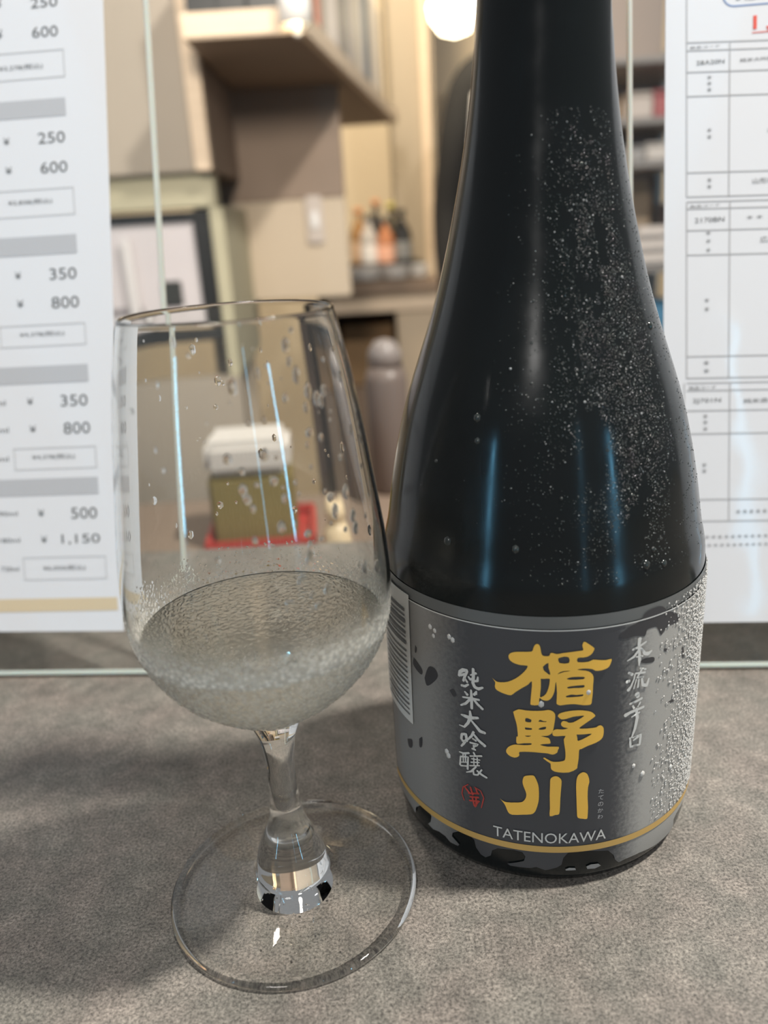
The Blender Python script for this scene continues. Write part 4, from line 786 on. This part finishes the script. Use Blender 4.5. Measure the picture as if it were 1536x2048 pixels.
S.append([('pel', (0, 0, .88), (.15, .11)), ('wst', (0, -.005, 1.02), (.13, .10)), ('chs', (0, 0, 1.20), (.155, .115)), ('sho', (0, .01, 1.325), (.11, .09)), ('nck', (0, 0, 1.40), (.055, .055)), ('jaw', (0, -.02, 1.46), (.062, .072)), ('hed', (0, -.015, 1.54), (.076, .092)), ('crn', (0, -.005, 1.605), (.055, .065))])
for s_ in (-1, 1):
    a_ = 'L' if s_ < 0 else 'R'
    S.append([('sho', (0, .01, 1.325), (.11, .09)), (a_ + 'sh', (s_ * .165, .01, 1.30), .062), (a_ + 'ua', (s_ * .20, .0, 1.17), .05), (a_ + 'el', (s_ * .225, .02, 1.03), .042), (a_ + 'fa', (s_ * .23, .0, .92), .036), (a_ + 'wr', (s_ * .225, -.03, .80), .027), (a_ + 'pm', (s_ * .222, -.04, .745), (.017, .036))])
    for q_ in range(4):
        oy = (q_ - 1.5) * .017; L_ = (.075, .085, .08, .062)[q_]
        S.append([(a_ + 'pm', (s_ * .222, -.04, .745), (.017, .036)), (a_ + 'f%da' % q_, (s_ * .222, -.045 + oy, .70), .009), (a_ + 'f%db' % q_, (s_ * .218, -.048 + oy, .70 - L_ * .5), .0085), (a_ + 'f%dc' % q_, (s_ * .206, -.052 + oy, .70 - L_ * .85), .0075)])
    S.append([(a_ + 'pm', (s_ * .222, -.04, .745), (.017, .036)), (a_ + 't1', (s_ * .21, -.075, .735), .011), (a_ + 't2', (s_ * .2, -.088, .705), .009)])
    S.append([('pel', (0, 0, .88), (.15, .11)), (a_ + 'hp', (s_ * .085, 0, .80), .085), (a_ + 'kn', (s_ * .09, -.005, .47), .06), (a_ + 'an', (s_ * .09, .015, .09), .042), (a_ + 'to', (s_ * .095, -.11, .035), .035)])
bd = skin_body('body', S, pr, (0, 0, 0))
CLOTH = mat('black_cloth', (.011, .011, .012), .85); SKINM = mat('skin', (.55, .34, .24), .5); PANT = mat('dark_trousers', (.015, .016, .02), .8)
bd.data.materials.clear()
for m_ in (CLOTH, SKINM, PANT): bd.data.materials.append(m_)
for p_ in bd.data.polygons:
    c_ = p_.center; p_.use_smooth = True
    p_.material_index = 1 if (c_.z > 1.395 or (abs(c_.x) > .18 and c_.z < .80)) else (2 if c_.z < .86 and abs(c_.x) < .18 else 0)
HAIR = mat('black_hair', (.01, .009, .008), .5)
lathe('hair', [(.086, 1.50), (.092, 1.54), (.086, 1.60), (.06, 1.64), (0, 1.655)], HAIR, 32, pr, (0, .018, 0))
for s_ in (-1, 1):
    lathe('eye', [(0, -.008), (.008, 0), (0, .008)], mat('eye_dark', (.02, .015, .012), .2), 12, pr, (s_ * .03, -.098, 1.53))
    lathe('ear', [(0, -.028), (.012, -.01), (.012, .012), (0, .028)], SKINM, 12, pr, (s_ * .078, 0, 1.52))
lathe('nose', [(.013, -.015), (.009, 0), (0, .03)], SKINM, 12, pr, (0, -.105, 1.50)); box('mouth', -.022, .022, -.098, -.088, 1.452, 1.458, mat('lips', (.42, .18, .15), .5), pr, .002)
tw = box('towel', -.009, .009, -.005, .005, 0, .11, WHITE, pr, .004); tw.location = (-.178, -.085, 1.16); tw.rotation_euler = (-.15, .12, .0)

# LED light tubes of the drinks cooler on the customer side (mirrored as thin blue streaks)
def led(loc, L_, r_, e_, label):
    o = thing('led_tube_light', label, 'lamp', loc, 'cooler light tubes')
    m_ = mat('cool_led_%d' % e_, (.7, .9, 1), .5, emit=(.22, .66, 1.0), estr=e_)
    lathe('tube', [(0, 0), (r_, 0), (r_, L_), (0, L_)], m_, 16, o)
    box('tube_holder', -.03, .03, -.03, .03, -.03, -.001, WHITE, o); box('tube_holder', -.03, .03, -.03, .03, L_ + .001, L_ + .03, WHITE, o)
led((-1.44, -1.20, -.25), .86, .02, 30, 'upright cool-white cooler tube on the left customer side')
led((1.36, -1.27, -.25), .84, .02, 30, 'upright cool-white cooler tube on the right customer side')
led((.455, -1.05, -.04), .60, .012, 5, 'slim upright cool-white cooler tube behind the photographer')
